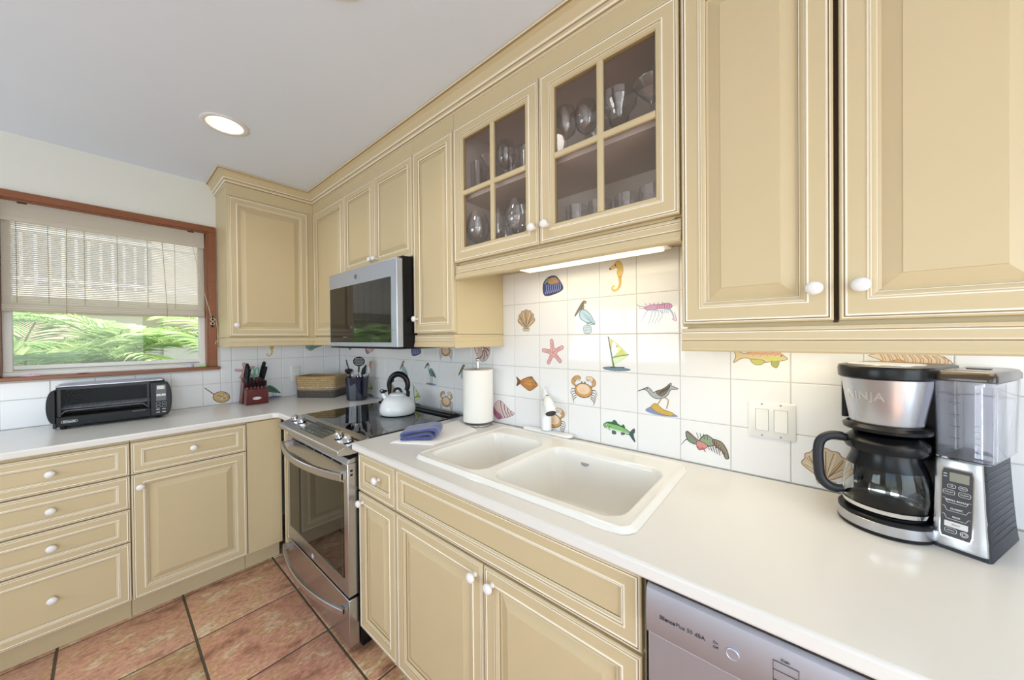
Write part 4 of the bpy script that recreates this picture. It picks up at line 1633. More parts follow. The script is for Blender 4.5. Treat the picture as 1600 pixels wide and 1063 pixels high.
for pic, nm, side, c, r in [
        (p_mussel(), 'mussel_picture', 'R', 1, 4), (p_seahorse(), 'seahorse_picture', 'R', 3, 4),
        (p_scallop(), 'scallop_picture', 'R', 0, 3), (p_pelican(), 'pelican_picture', 'R', 2, 3), (p_crayfish(), 'crayfish_picture', 'R', 4, 3),
        (p_starfish(), 'starfish_picture', 'R', 1, 2), (p_sailboat(), 'sailboard_picture', 'R', 3, 2),
        (p_flounder(), 'flounder_picture', 'R', 0, 1), (p_crab(), 'crab_picture', 'R', 2, 1), (p_sandpiper(), 'sandpiper_picture', 'R', 4, 1),
        (p_conch(), 'conch_picture', 'R', -1, 0), (p_crab(), 'crab_picture', 'R', 1, 0), (p_greenfish(), 'fish_picture', 'R', 3, 0), (p_lobster(), 'lobster_picture', 'R', 5, 0),
        (p_grouper(), 'grouper_picture', 'R', 6, 2), (p_murex(), 'murex_picture', 'R', 8, 2), (p_scallop((214, 196, 170), (150, 112, 74)), 'scallop_picture', 'R', 7, 0),
        (p_nautilus(), 'nautilus_picture', 'R', -2, 2), (p_pelican(), 'pelican_picture', 'R', -3, 1), (p_crab(), 'crab_picture', 'R', -4, 2), (p_heron(), 'heron_picture', 'R', -5, 1),
        (p_crab(), 'crab_picture', 'R', -4, 0), (p_mussel(), 'mussel_picture', 'R', -6, 2), (p_sailboat(), 'sailboard_picture', 'R', -6, 0), (p_pelican(), 'pelican_picture', 'R', -7, 1),
        (p_scallop(), 'scallop_picture', 'R', -8, 0), (p_conch(), 'conch_picture', 'R', -10, 2), (p_sailboat(), 'sailboard_picture', 'R', -10, 0), (p_seafan(), 'angelfish_picture', 'R', -12, 2),
        (p_horseshoe(), 'horseshoe_crab_picture', 'L', 4-1, 0), (p_starfish(), 'starfish_picture', 'L', 2, 1), (p_seahorse(), 'seahorse_picture', 'L', 1, 2),
        (p_greenheron(), 'heron_picture', 'L', 1, 0), (p_seafan(), 'angelfish_picture', 'L', -1, 2),]:
    lay(pic, nm, side, c + (1 if side == 'L' else 0), r)

# ------------------------------------------------------------------ wall plates
def plate(side, a0, a1, z0, z1, kind):
    if kind == 'switch':
        t = thing('light_switch', W3(side, (a0+a1)/2, 0.0062, z0), 'white double rocker switch plate on the tiles left of the coffee maker', 'light switch')
    else:
        t = thing('electrical_outlet', W3(side, (a0+a1)/2, 0.0062, z0), 'white wall outlet on the tiles above the left end of the basket', 'outlet')
    mb = MB()
    R = []
    for i, d in ((0, 0.0062), (0, 0.0100), (0.0022, 0.0118)):
        R.append([W3(side, y, d, z) for y, z in rrect(a0+i, a1-i, z0+i, z1-i, 0.003, 2)])
    mb.loops(R)
    mb.build('wall_plate', WHITEP, t)
    am, zm = (a0+a1)/2, (z0+z1)/2
    if kind == 'switch':
        for s_ in (-1, 1):
            cy = am+s_*0.0229
            mb = MB()
            mb.loops([[W3(side, y, d, z) for y, z in rrect(cy-0.0168, cy+0.0168, zm-0.0335, zm+0.0335, 0.001, 1)] for d in (0.0119, 0.0121)])
            rim = mb.build('rocker_recess', GREYI, t)
            mb = MB()
            q = [(zm-0.0325, 0.0122), (zm-0.0325, 0.0150 if s_ < 0 else 0.0135), (zm, 0.0128), (zm+0.0325, 0.0150 if s_ > 0 else 0.0135), (zm+0.0325, 0.0122)]
            mb.loops([[W3(side, y, d, z) for z, d in q] for y in (cy-0.0155, cy+0.0155)])
            mb.build('rocker', WHITEP, t)
            for dz in (-0.048, 0.048):
                mb = MB()
                mb.loops([[W3(side, cy+0.0028*cos(2*pi*k/10), d, zm+dz+0.0028*sin(2*pi*k/10)) for k in range(10)] for d in (0.0119, 0.0124)])
                mb.build('screw', GREYI, t)
    else:
        for dz in (-0.0195, 0.0195):
            mb = MB()
            mb.loops([[W3(side, am+0.0165*cos(2*pi*k/20)*1.0, d, zm+dz+max(-0.0125, min(0.0125, 0.0165*sin(2*pi*k/20)))) for k in range(20)] for d in (0.0119, 0.0128)])
            mb.build('socket_face', WHITEP, t)
            mb = MB()
            for dy, h in ((-0.006, 0.0035), (0.006, 0.0042)):
                fbox(mb, side, am+dy-0.0009, am+dy+0.0009, 0.0129, 0.0131, zm+dz+0.001-h+0.002, zm+dz+0.001+h+0.002)
            fbox(mb, side, am-0.002, am+0.002, 0.0129, 0.0131, zm+dz-0.009, zm+dz-0.005)
            mb.build('socket_slots', INKM, t)


plate('R', -3.058, -2.942, 1.040, 1.150, 'switch')
plate('L', -0.382, -0.312, 1.033, 1.148, 'outlet')

# ------------------------------------------------------------------ roll-up blind
BAMBOO = mat('blind_slat', (236, 230, 220), 0.6, var=0.08, vscale=30, stretch=(0.2, 1, 8))
nt = BAMBOO.node_tree
_b = nt.nodes['Principled BSDF']
_tr = nt.nodes.new('ShaderNodeBsdfTranslucent')
_tr.inputs[0].default_value = lin((236, 228, 214)) + (1,)
_mx = nt.nodes.new('ShaderNodeMixShader')
_mx.inputs[0].default_value = 0.5
nt.links.new(_b.outputs[0], _mx.inputs[1])
nt.links.new(_tr.outputs[0], _mx.inputs[2])
nt.links.new(_mx.outputs[0], nt.nodes['Material Output'].inputs[0])
CORD = mat('blind_cord', (214, 200, 172), 0.8)
CORDD = mat('blind_string', (168, 156, 124), 0.8)
B_ = thing('roll_up_blind', (-1.262, 0.02, 1.51), 'cream slatted roll-up blind half lowered inside the redwood window frame', 'blind')
bx0, bx1 = -1.650, -0.884
mb = MB()
z = 1.56
while z < 2.066:
    mb.box(bx0, bx1, 0.0245, 0.0262, z, z+0.0086)
    z += 0.0104
mb.build('slats', BAMBOO, B_, smooth=False)
mb = MB()
z = 1.996
while z < 2.074:
    mb.box(bx0-0.003, bx1+0.004, 0.0065, 0.0082, z, z+0.0066)
    z += 0.0070
mb.box(bx0-0.003, bx1+0.004, 0.0030, 0.0060, 1.976, 1.998)
mb.build('valance', BAMBOO, B_, smooth=False)
mb = MB()
for k, (y, zz, r) in enumerate([(0.012, 1.530, 0.014)]):
    pts = []
    for i in range(60):
        a = i*0.42
        rr = 0.006+0.0115*i/60
        pts.append((0.020+rr*0.7*cos(a), 1.536+rr*1.5*sin(a)))
    mb.loops([[(x_, p[0], p[1]) for p in [(0.020+0.012*cos(t), 1.536+0.024*sin(t)*(1 if abs(sin(t)) < .99 else 1)) for t in [2*pi*q/16 for q in range(16)]]] for x_ in (bx0, bx1)])
mb.build('rolled_slats', BAMBOO, B_)
mb = MB()
for zz in (1.518, 1.528, 1.540, 1.551):
    mb.box(bx0, bx1, 0.006, 0.0078, zz, zz+0.0012)
mb.build('roll_edge_lines', CORDD, B_, smooth=False)
mb = MB(); mb.box(bx0, bx1, 0.010, 0.0275, 2.0662, 2.0765)
mb.build('head_rail', BAMBOO, B_)
for x in (-1.606, -1.508, -1.386, -1.264, -1.142, -1.021):
    MB().tube([(x, 0.0235, 2.0), (x, 0.0235, 1.56)], 0.0011, 0, 5).build('string', CORDD, B_)
for x, dx in ((-1.446, -0.004), (-1.078, 0.018)):
    MB().tube([(x, 0.0215, 1.99), (x+dx, 0.005, 1.55), (x+dx, 0.004, 1.512), (x+dx, 0.020, 1.508)], 0.0014, 0, 5).build('lift_cord', CORDD, B_)
for x in (-1.600, -0.960):
    MB().box(x, x+0.030, 0.004, 0.02, 2.0705, 2.0778).build('mounting_bracket', GAPM, B_)

t = thing('blind_cord_cleat', (-0.848, -0.020, 1.46), 'black cleat screwed to the redwood casing with a cream cord wound around it', 'cleat')
mb = MB()
mb.tube([(-0.848, -0.0215, 1.447), (-0.848, -0.032, 1.455), (-0.848, -0.030, 1.4845), (-0.848, -0.032, 1.514), (-0.848, -0.0215, 1.522)], [0.003, 0.0055, 0.006, 0.0055, 0.003], 0, 8)
mb.build('cleat_hook', BLACKP, t)
MB().tube([(-0.937, -0.004, 1.975), (-0.90, -0.018, 1.74), (-0.852, -0.034, 1.505)], 0.0017, 0, 6).build('pull_cord', CORD, t)
for k in range(3):
    s_ = 0.011-0.001*k
    pts = []
    for i in range(17):
        a = 2*pi*i/16
        pts.append((-0.848+s_*sin(2*a)*1.0, -0.036-0.002*k-0.002*cos(a), 1.4845+0.0225*cos(a)))
    MB().tube(pts[:-1], 0.0017, 0, 6, closed=True).build('cord_wrap', CORD, t)
MB().tube([(-0.844, -0.036, 1.506), (-0.832, -0.036, 1.50), (-0.826, -0.034, 1.45), (-0.821, -0.033, 1.38), (-0.826, -0.033, 1.345), (-0.836, -0.033, 1.33), (-0.832, -0.034, 1.352), (-0.824, -0.035, 1.37), (-0.820, -0.034, 1.34), (-0.828, -0.033, 1.324)], 0.0017, 0, 6).build('loose_cord_end', CORD, t)

# things on the window sill
o = MB().sphere((-0.958, -0.014, 1.1915), 0.0135, 0, 16, 12, 1.25, 0.9, 0.98).build('shell', mat('blue_white_shell', (206, 208, 226), 0.35, var=0.5, vscale=70))
single(o, 'small blue and white shell at the right end of the window sill', 'shell', base=(-0.958, -0.014, 1.178))
mb = MB()
mb.loops([[(-0.898+(0.024*sc)*cos(a)*(1.0+0.12*sin(3*a)), -0.016+0.013*sc*sin(a), 1.1781+h) for a in [2*pi*k/18 for k in range(18)]] for sc, h in ((0.8, 0), (1, 0.002), (0.9, 0.005), (0.5, 0.007))])
o = mb.build('sea_glass', mat('green_glass_dish', (128, 190, 60), 0.15))
single(o, 'flat lime green piece lying beside the shell on the window sill', 'ornament', base=(-0.898, -0.016, 1.1781))
mb = MB()
mb.loops([[(-1.397+(0.020*sc)*cos(a), -0.016+0.010*sc*sin(a), 1.1781+h) for a in [2*pi*k/16 for k in range(16)]] for sc, h in ((0.85, 0), (1, 0.0015), (0.7, 0.004))])
mb.tube([(-1.418, -0.016, 1.181), (-1.376, -0.016, 1.181)], 0.0022, 0, 6)
o = mb.build('pebble', mat('dark_red_pebble', (132, 38, 58), 0.3))
single(o, 'tiny dark red ornament lying on the middle of the window sill', 'ornament', base=(-1.397, -0.016, 1.178))
mb = MB()
for k in range(7):
    a = pi*k/6
    mb.tube([(-1.566, -0.014, 1.180), (-1.566+0.018*cos(a), -0.014, 1.182+0.006*sin(a)), (-1.566+0.030*cos(a), -0.016, 1.1815+0.012*sin(a))], [0.004, 0.003, 0.0015], 0, 6)
o = mb.build('coral_piece', mat('pink_coral', (226, 192, 206), 0.6))
single(o, 'small pale pink coral fan at the left end of the window sill', 'coral', base=(-1.566, -0.014, 1.1785))

# ------------------------------------------------------------------ toaster oven
t = thing('toaster_oven', (-1.278, -0.145, 0.9142), 'long low black toaster oven on the counter under the window', 'toaster oven', rotz=-0.045)
DK = mat('oven_charcoal', (24, 25, 28), 0.4, Specular_IOR_Level=0.25)
TOPM = mat('oven_top_steel', (196, 200, 210), 0.28, 1.0)
L0, L1, F, Bk = -0.196, 0.128, -0.100, 0.098       # local extents
mb = MB()
mb.box(L0, L1+0.01, Bk-0.012, Bk, 0.014, 0.212)                   # back
mb.box(L0, L0+0.012, F+0.008, Bk-0.012, 0.014, 0.212)
mb.box(L1, L1+0.012, F+0.008, Bk-0.012, 0.014, 0.212)
mb.box(L0+0.012, L1, F+0.008, Bk-0.012, 0.014, 0.038)
mb.box(L0+0.012, L1, F+0.008, Bk-0.012, 0.205, 0.213)
mb.box(L1+0.012, L1+0.06, F+0.01, Bk, 0.014, 0.212)
mb.build('housing', BLACKM, t, local=True, bevel=0.002)
mb = MB(); mb.loops([[(x, y, z_) for x, y in rrect(L0-0.002, L1+0.052, F+0.006, Bk+0.001, 0.008, 3)] for z_ in (0.2135, 0.2185)])
mb.build('top_panel', TOPM, t, local=True, bevel=0.0015)
mb = MB(); mb.prism([(F+0.0075, 0.014), (F-0.004, 0.018), (F-0.006, 0.064), (F+0.0075, 0.066)], 'X', L0+0.002, L1)
mb.build('lower_fascia', BLACKP, t, local=True, bevel=0.001)
mb = MB(); mb.box(L0+0.004, L1, F-0.001, F+0.007, 0.200, 0.212)
mb.build('upper_fascia', BLACKP, t, local=True, bevel=0.001)
TGL = pane_mat('smoked_oven_glass', (0.72, 0.73, 0.75), 1.15)
mb = MB(); mb.box(L0+0.006, L1-0.004, F+0.001, F+0.002, 0.0665, 0.1995)
dd = mb.build('glass_door', TGL, t, local=True, smooth=False)
mb = MB()
mb.box(L0+0.006, L0+0.016, F-0.003, F+0.004, 0.0665, 0.1995)
mb.box(L1-0.013, L1-0.004, F-0.003, F+0.004, 0.0665, 0.1995)
mb.build('door_stiles', BLACKP, dd, local=True)
RACK = mat('rack_wire', (222, 222, 224), 0.3)
mb = MB()
for y in (F+0.020, F+0.055, F+0.09, F+0.125, F+0.165):
    mb.tube([(L0+0.014, y, 0.102), (L1-0.002, y, 0.102)], 0.0022, 0, 6)
for k in range(17):
    x = L0+0.030+k*0.0165
    mb.tube([(x, F+0.016, 0.1035), (x, F+0.17, 0.1045)], 0.0015, 0, 5)
mb.tube([(L0+0.012, F+0.010, 0.070), (L0+0.026, F+0.009, 0.090), (L0+0.034, F+0.009, 0.093), (L1-0.034, F+0.009, 0.093), (L1-0.026, F+0.009, 0.090), (L1-0.012, F+0.010, 0.072)], 0.0020, 0, 6)
mb.build('wire_rack', RACK, t, local=True)
mb = MB()
for y, z_ in ((0.02, 0.190), (0.0, 0.050)):
    mb.tube([(L0+0.02, y, z_), (L1-0.01, y, z_)], 0.004, 0, 8)
mb.build('heating_element', GREYI, t, local=True)
# left cap with grip
def cap(x_in, s_, w_, z0, z1):
    out = []
    n = 14
    out.append((x_in, z0)); 
    for k in range(n+1):
        a = -pi/2+pi*k/n
        out.append((x_in+s_*(w_-0.022+0.022*cos(a)) if abs(a) < pi/2-0.01 else x_in+s_*(w_-0.022), (z0+z1)/2+(z1-z0)/2*sin(a)))
    out.append((x_in, z1))
    return out
mb = MB(); mb.prism(cap(L0-0.0005, -1, 0.030, 0.034, 0.198), 'Y', F+0.002, F+0.075)
mb.build('side_grip', DK, t, local=True, bevel=0.003)
mb = MB(); mb.box(L0-0.012, L0-0.0005, F+0.020, F+0.10, 0.006, 0.034)
mb.build('rear_foot_bracket', BLACKP, t, local=True, bevel=0.002)
mb = MB(); mb.prism(cap(L1+0.0005, 1, 0.085, 0.016, 0.206), 'Y', F-0.010, F+0.055)
pn = mb.build('control_panel', mat('oven_panel_grey', (40, 42, 47), 0.38, Specular_IOR_Level=0.25), t, local=True, bevel=0.004, seg=3)
fy = F-0.0102
mb = MB(); mb.loops([[(x, y, z_) for x, z_ in rrect(L1+0.022, L1+0.062, 0.100, 0.190, 0.003, 2)] for y in (fy-0.0006, fy+0.001)])
mb.build('display_window', BLACKG, pn, local=True)
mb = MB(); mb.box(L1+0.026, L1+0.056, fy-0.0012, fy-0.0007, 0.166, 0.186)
mb.build('lcd_glare_strip', mat('lcd_glare', (206, 210, 204), 0.3), pn, local=True)  # pale strip: glare on the display painted as colour
mb = MB()
text_mesh(mb, '88:88', 0.0165, frame((L1+0.0415, fy-0.0009, 0.132), (1, 0, 0), (0, 0, 1)), bold=0.0005, extrude=0.0002)
mb.build('display_digits', WHITEI, pn, local=True, smooth=False)
for k in range(8):
    c_, r_ = k % 2, k//2
    x, z_ = L1+0.030+c_*0.024, 0.085-r_*0.0165
    mb = MB()
    if r_ < 2:
        mb.loops([[(x+0.008*cos(a), y, z_+0.0062*sin(a)) for a in [2*pi*q/16 for q in range(16)]] for y in (fy+0.001, fy-0.0012, )])
        mb.build('round_button', DK, pn, local=True)
        mb = MB()
        mb.tube([(x+0.0085*cos(a), fy-0.0012, z_+0.0066*sin(a)) for a in [2*pi*q/20 for q in range(20)]], 0.0004, 0, 4, closed=True)
        mb.build('button_outline', WHITEI, pn, local=True)
    else:
        mb.box(x-0.008, x+0.006, fy-0.0006, fy+0.0005, z_-0.0016, z_+0.0016)
        mb.build('button_caption', WHITEI, pn, local=True)
# maker's badge and lettering
Mb = frame((L0+0.042, F-0.0056, 0.040), (1, 0, 0), (0, 0.04, 1))
mb = MB(); mb.M = Mb
mb.loops([[(x, y, z_) for x, y in rrect(-0.027, 0.027, -0.0072, 0.0072, 0.0071, 6)] for z_ in (-0.001, 0.0006)], 0)
q = rrect(-0.0255, 0.0255, -0.0060, 0.0060, 0.0059, 6)
mb.tube([(x, y, 0.0007) for x, y in q], 0.0005, 1, 4, closed=True)
mb.M = None
text_mesh(mb, 'De\u2019Longhi', 0.0092, Mb @ Matrix.Translation((0, -0.0003, 0.0008)), 1, bold=0.0002, extrude=0.0002)
mb.build('maker_badge', [BLACKP, WHITEI], t, local=True, smooth=False)
mb = MB()
text_mesh(mb, 'CONVECTION', 0.0066, frame((L1-0.045, F-0.0060, 0.056), (1, 0, 0), (0, 0.04, 1)), bold=0.0001, extrude=0.0002, space=1.15)
mb.build('fascia_lettering', GREYI, t, local=True, smooth=False)
for x in (L0+0.02, L1+0.03):
    for y in (F+0.025, Bk-0.02):
        MB().lathe([(0.009, 0.0), (0.011, 0.004), (0.010, 0.0145)], (x, y, 0), seg=14).build('foot', BLACKM, t, local=True)

# ------------------------------------------------------------------ knife block
CHERRY = mat('cherry_wood', (96, 36, 34), 0.3, var=0.35, vscale=14, stretch=(1, 1, 5))
CHERRYD = mat('cherry_label_print', (96, 44, 36), 0.35, var=0.3, vscale=14, stretch=(1, 1, 5))  # print colour of the oval label
kb = thing('knife_block', (-0.648, -0.13, 0.9145), 'dark cherry wood knife block with a small front block and oval label', 'knife block', rotz=0.0)
kx0, kx1 = -0.712, -0.586
mb = MB(); mb.prism([(-0.050, 0.9145), (-0.128, 0.9145), (-0.188, 1.062), (-0.120, 1.096)], 'X', kx0-0.004, kx1-0.004)
mb.build('main_block', CHERRY, kb, bevel=0.002)
mb = MB(); mb.prism([(-0.150, 0.9145), (-0.220, 0.9145), (-0.226, 0.930), (-0.222, 1.020), (-0.182, 1.034), (-0.178, 1.020)], 'X', kx0, kx1)
mb.build('front_block', CHERRY, kb, bevel=0.003)
Mo = frame((-0.652, -0.2248, 0.958), (1, 0, 0), (0, 0.04, 1))
mb = MB(); mb.M = Mo
mb.lathe([(0.026, -0.0015), (0.026, 0.0004), (0.0001, 0.0004)], sy=0.40, seg=32, mi=0)
mb.tube([(0.0255*cos(2*pi*k/32), 0.0255*sin(2*pi*k/32)*0.4, 0.0006) for k in range(32)], 0.0007, 1, 4, closed=True)
mb.M = None
text_mesh(mb, 'Farberware', 0.0088, Mo @ Matrix.Translation((0, 0, 0.0007)), 1, bold=0.0001, extrude=0.0002)
mb.build('oval_label', [WHITEI, CHERRYD], kb, smooth=False)
LEAN = Vector((0, -0.375, 0.927)).normalized()


def knife(name, x, y, z, L, w_, label, lean=LEAN, dx=0.0, color=BLACKP, group='knives in the block'):
    k_ = thing(name, (x, y, z), label, 'knife', group=group)
    d = (lean+Vector((dx, 0, 0))).normalized()
    s1 = Vector((0, 1, 0))
    s1 = (s1-d*s1.dot(d)).normalized()
    s2 = d.cross(s1)
    o_ = Vector((x, y, z))
    R = []
    for t_, ww, th in ((0.0, 0.80, 0.9), (0.06, 0.82, 1.0), (0.3, 0.74, 1.05), (0.6, 0.80, 1.1), (0.85, 1.05, 1.0), (0.97, 1.02, 0.9), (1.0, 0.7, 0.6)):
        c_ = o_+d*(0.008+L*t_)+s1*(0.003*sin(t_*3))
        R.append([c_+s1*(w_*ww*0.5*cos(a))+s2*(w_*0.38*th*sin(a)) for a in [2*pi*q_/12 for q_ in range(12)]])
    h = MB().loops(R).build('handle', color, k_)
    b_ = MB()
    b_.loops([[o_+d*t_+s1*(w_*0.42*cos(a))+s2*(w_*0.36*sin(a)) for a in [2*pi*q_/12 for q_ in range(12)]] for t_ in (0.0006, 0.0078)])
    b_.build('bolster', STEEL, k_)
    if L > 0.08:
        for t_ in (0.25, 0.5, 0.75):
            c_ = o_+d*(0.008+L*t_)+s1*(0.003*sin(t_*3))
            m2 = MB()
            for sg in (1, -1):
                m2.loops([[c_+s2*sg*(w_*0.38*hh)+(d*cos(a)+s1*sin(a))*0.0022 for a in [2*pi*q_/8 for q_ in range(8)]] for hh in (0.9, 1.18)])
            m2.build('rivet', CHROME, k_)
    return k_


def topz(y):      # slot face of the main block
    return 1.062+(y+0.188)*(0.034/0.068)+0.0006


for x, y, L, w_, lab in ((-0.700, -0.140, 0.108, 0.026, 'black handled knife at the back left of the wooden block'),
                         (-0.697, -0.158, 0.104, 0.024, 'black handled knife in the middle of the left row of the wooden block'),
                         (-0.694, -0.176, 0.092, 0.022, 'black handled knife at the front left of the wooden block'),
                         (-0.612, -0.140, 0.116, 0.030, 'largest black handled knife at the right of the wooden block'),
                         (-0.602, -0.162, 0.092, 0.024, 'black handled knife in front of the largest one at the right of the block')):
    knife('kitchen_knife', x, y, topz(y), L, w_, lab, dx=0.12 if x > -0.65 else 0.06)
# kitchen shears
k_ = thing('kitchen_shears', (-0.652, -0.150, topz(-0.150)), 'turquoise handled scissors standing in the middle of the knife block', 'scissors')
TEAL = mat('teal_handle', (120, 178, 160), 0.35)
for s_ in (-1, 1):
    ptsx = []
    for q_ in range(16):
        a = 2*pi*q_/16
        u_, v_ = 0.011*cos(a), 0.030*sin(a)
        ptsx.append(Vector((-0.652+s_*0.0135+u_, -0.150, topz(-0.150)))+LEAN*(0.058+v_))
    MB().tube(ptsx, 0.0042, 0, 8, closed=True).build('finger_loop', TEAL, k_)
MB().tube([Vector((-0.652, -0.150, topz(-0.150)+0.0005)), Vector((-0.652, -0.150, topz(-0.150)))+LEAN*0.034], [0.007, 0.011], 0, 8, flat=0.5).build('pivot_collar', TEAL, k_)
for k in range(6):
    x = -0.700+k*0.0205
    y = -0.202
    knife('steak_knife', x, y, 1.0275, 0.068 if k < 2 else 0.048-0.002*k, 0.0155, 'small black handled steak knife in the front block, %s' % (['leftmost of six', 'second from the left', 'third from the left', 'third from the right', 'second from the right', 'rightmost of six'][k]),
          lean=Vector((0, -0.28, 0.96)), group='steak knives in the front block')

# ------------------------------------------------------------------ woven basket
BW = color_attr_mat('woven_seagrass', 0.75)
ang = math.atan2(-0.248, 0.187)
t = thing('woven_basket', (-0.394, -0.140, 0.9146), 'rectangular seagrass basket, tan above and dark brown below, in the counter corner', 'basket', rotz=ang)
Lb, Wb, Hb = 0.305, 0.195, 0.158
per = []
base_pts = rrect(0, Lb, 0, Wb, 0.028, 6)
# resample the outline evenly
def resample(P, n):
    P = [Vector(p) for p in P]
    P.append(P[0])
    Ls = [0]
    for a, b_ in zip(P, P[1:]):
        Ls.append(Ls[-1]+(b_-a).length)
    out = []
    for k in range(n):
        d_ = Ls[-1]*k/n
        for i in range(len(P)-1):
            if Ls[i] <= d_ <= Ls[i+1]:
                f_ = (d_-Ls[i])/(Ls[i+1]-Ls[i])
                out.append(P[i].lerp(P[i+1], f_))
                break
    return out


NB = 280
ROWS_B = 44
ol = resample(base_pts, NB)
cb = Vector((Lb/2, Wb/2))
mb = MB()
ids = []
rr_ = random.Random(9)
jit = [[rr_.random() for _ in range(NB)] for _ in range(ROWS_B+1)]
for side_ in (0, 1):
    rowsl = range(ROWS_B+1) if side_ == 0 else range(ROWS_B, -1, -1)
    for r_ in rowsl:
        f_ = r_/ROWS_B
        row = []
        for k in range(NB):
            p = ol[k]
            nrm = (ol[(k+1) % NB]-ol[k-1]).normalized()
            nrm = Vector((nrm.y, -nrm.x))
            lean = 0.010*(f_-0.5)
            course = r_//4
            strand = (k+(2 if course % 2 else 0)) % 4
            h_ = 0.0026*sin(pi*(r_ % 4+0.5)/4)*(0.5+0.5*sin(pi*(strand+0.5)/4))
            off = lean+(h_ if side_ == 0 else -0.007-h_*0.6)
            dip = 0.004*sin(p.x/Lb*pi)*f_
            q_ = p+nrm*off
            row.append(mb.av((q_.x, q_.y, f_*Hb-dip)))
        ids.append((row, r_))
for k in range(len(ids)-1):
    ra, rb = ids[k], ids[k+1]
    r_ = min(ra[1], rb[1])
    course = r_//4
    for i in range(NB):
        j = (i+1) % NB
        strand = (i+(2 if course % 2 else 0)) % 4
        v_ = 0.78+0.34*jit[course][i//2*2 % NB]
        if strand == 3 or r_ % 4 == 3:
            v_ *= 0.42
        dark = course < 4
        c_ = (0.115, 0.092, 0.08) if dark else ((0.52, 0.36, 0.17) if course > 5 else (0.60, 0.45, 0.27))
        if course == 4:
            c_ = (0.42, 0.30, 0.18)
        mb.af((ra[0][i], ra[0][j], rb[0][j], rb[0][i]), 0, tuple(v_*q_ for q_ in c_))
b0 = [mb.av((p.x, p.y, 0.004)) for p in ol]
mb.af(b0, 0, (0.10, 0.08, 0.07))
mb.build('basket_wall', BW, t, local=True, sharp=70)
rimp = []
for k in range(0, NB, 2):
    p = ol[k]
    dip = 0.004*sin(p.x/Lb*pi)
    nrm = (ol[(k+1) % NB]-ol[k-1]).normalized()
    nrm = Vector((nrm.y, -nrm.x))
    q_ = p+nrm*0.001
    rimp.append((q_.x, q_.y, Hb-dip+0.0015))
MB().tube(rimp, [0.0052 if k % 2 else 0.0044 for k in range(len(rimp))], 0, 8, closed=True).build('rolled_rim', mat('seagrass_rim', (190, 158, 104), 0.75, bump=0.6, bscale=160), t, local=True)

# ------------------------------------------------------------------ utensil crock with utensils
cx, cy = -0.136, -0.592
t = thing('utensil_crock', (cx, cy, 0.9146), 'glossy black-blue crock holding cooking utensils, right of the basket', 'utensil holder', rotz=radians(-50))
def sq(n_, r, e=3.2):
    out = []
    for k in range(n_):
        a = 2*pi*k/n_
        c_, s_ = cos(a), sin(a)
        out.append((math.copysign(abs(c_)**(2/e), c_)*r, math.copysign(abs(s_)**(2/e), s_)*r*0.86))
    return out
mb = MB()
mb.loops([[(x, y, z_) for x, y in sq(40, r)] for r, z_ in ((0.060, 0.0), (0.0655, 0.003), (0.0665, 0.02), (0.0745, 0.150), (0.0760, 0.164), (0.0765, 0.1665), (0.0735, 0.1665), (0.0715, 0.150), (0.062, 0.015), (0.03, 0.012))])
mb.build('crock_body', NAVYG, t, local=True)


def ut(name, label, cat='utensil'):
    return thing(name, (cx, cy, 0.93), label, cat, group='utensils in the crock')


IR, IF_ = Vector((0.643, -0.766, 0)), Vector((0.766, 0.643, 0))     # right and away, as seen from the camera


def U(x, y, z):
    return Vector((cx, cy, 0.93))+IR*x+IF_*y+Vector((0, 0, z))


u_ = ut('slotted_turner', 'round black slotted spoon with a white-dotted pattern of holes, tallest in the crock')
mb = MB(); mb.tube([U(0.0, 0.01, 0.0), U(0.006, 0.01, 0.13), U(0.010, 0.012, 0.225)], [0.005, 0.0045, 0.006], 0, 8)
mb.build('handle', BLACKM, u_)
bm = bmesh.new()
RS = 0.0445
outer = [(RS*cos(2*pi*k/40)*0.96, RS*sin(2*pi*k/40)*0.80) for k in range(40)]
holes = []
for i in range(-3, 4):
    for j in range(-2, 3):
        hx, hy = i*0.0108+(0.0054 if j % 2 else 0), j*0.0105
        if (hx/0.96)**2+(hy/0.80)**2 < (RS-0.0085)**2:
            holes.append((hx, hy))
es = []
vo = [bm.verts.new((x, y, 0)) for x, y in outer]
es += [bm.edges.new((vo[i], vo[(i+1) % 40])) for i in range(40)]
for hx, hy in holes:
    vh = [bm.verts.new((hx+0.0036*cos(-2*pi*k/8), hy+0.0036*sin(-2*pi*k/8), 0)) for k in range(8)]
    es += [bm.edges.new((vh[i], vh[(i+1) % 8])) for i in range(8)]
bmesh.ops.triangle_fill(bm, use_beauty=True, edges=es)
ret = bmesh.ops.extrude_face_region(bm, geom=list(bm.faces))
for v in [v for v in ret['geom'] if isinstance(v, bmesh.types.BMVert)]:
    v.co.z += 0.0022
mb = MB()
Ms = frame(U(0.013, 0.012, 0.262), IR, Vector((0, 0, 1)))
for v in bm.verts:
    v.index = len(mb.v)
    r2_ = (v.co.x**2+v.co.y**2)
    mb.av(Ms @ (v.co-Vector((0, 0, -3.0*r2_))))
bm.verts.index_update()
for f in bm.faces:
    mb.af([v.index for v in f.verts])
bm.free()
mb.build('perforated_head', BLACKM, u_, smooth=False)


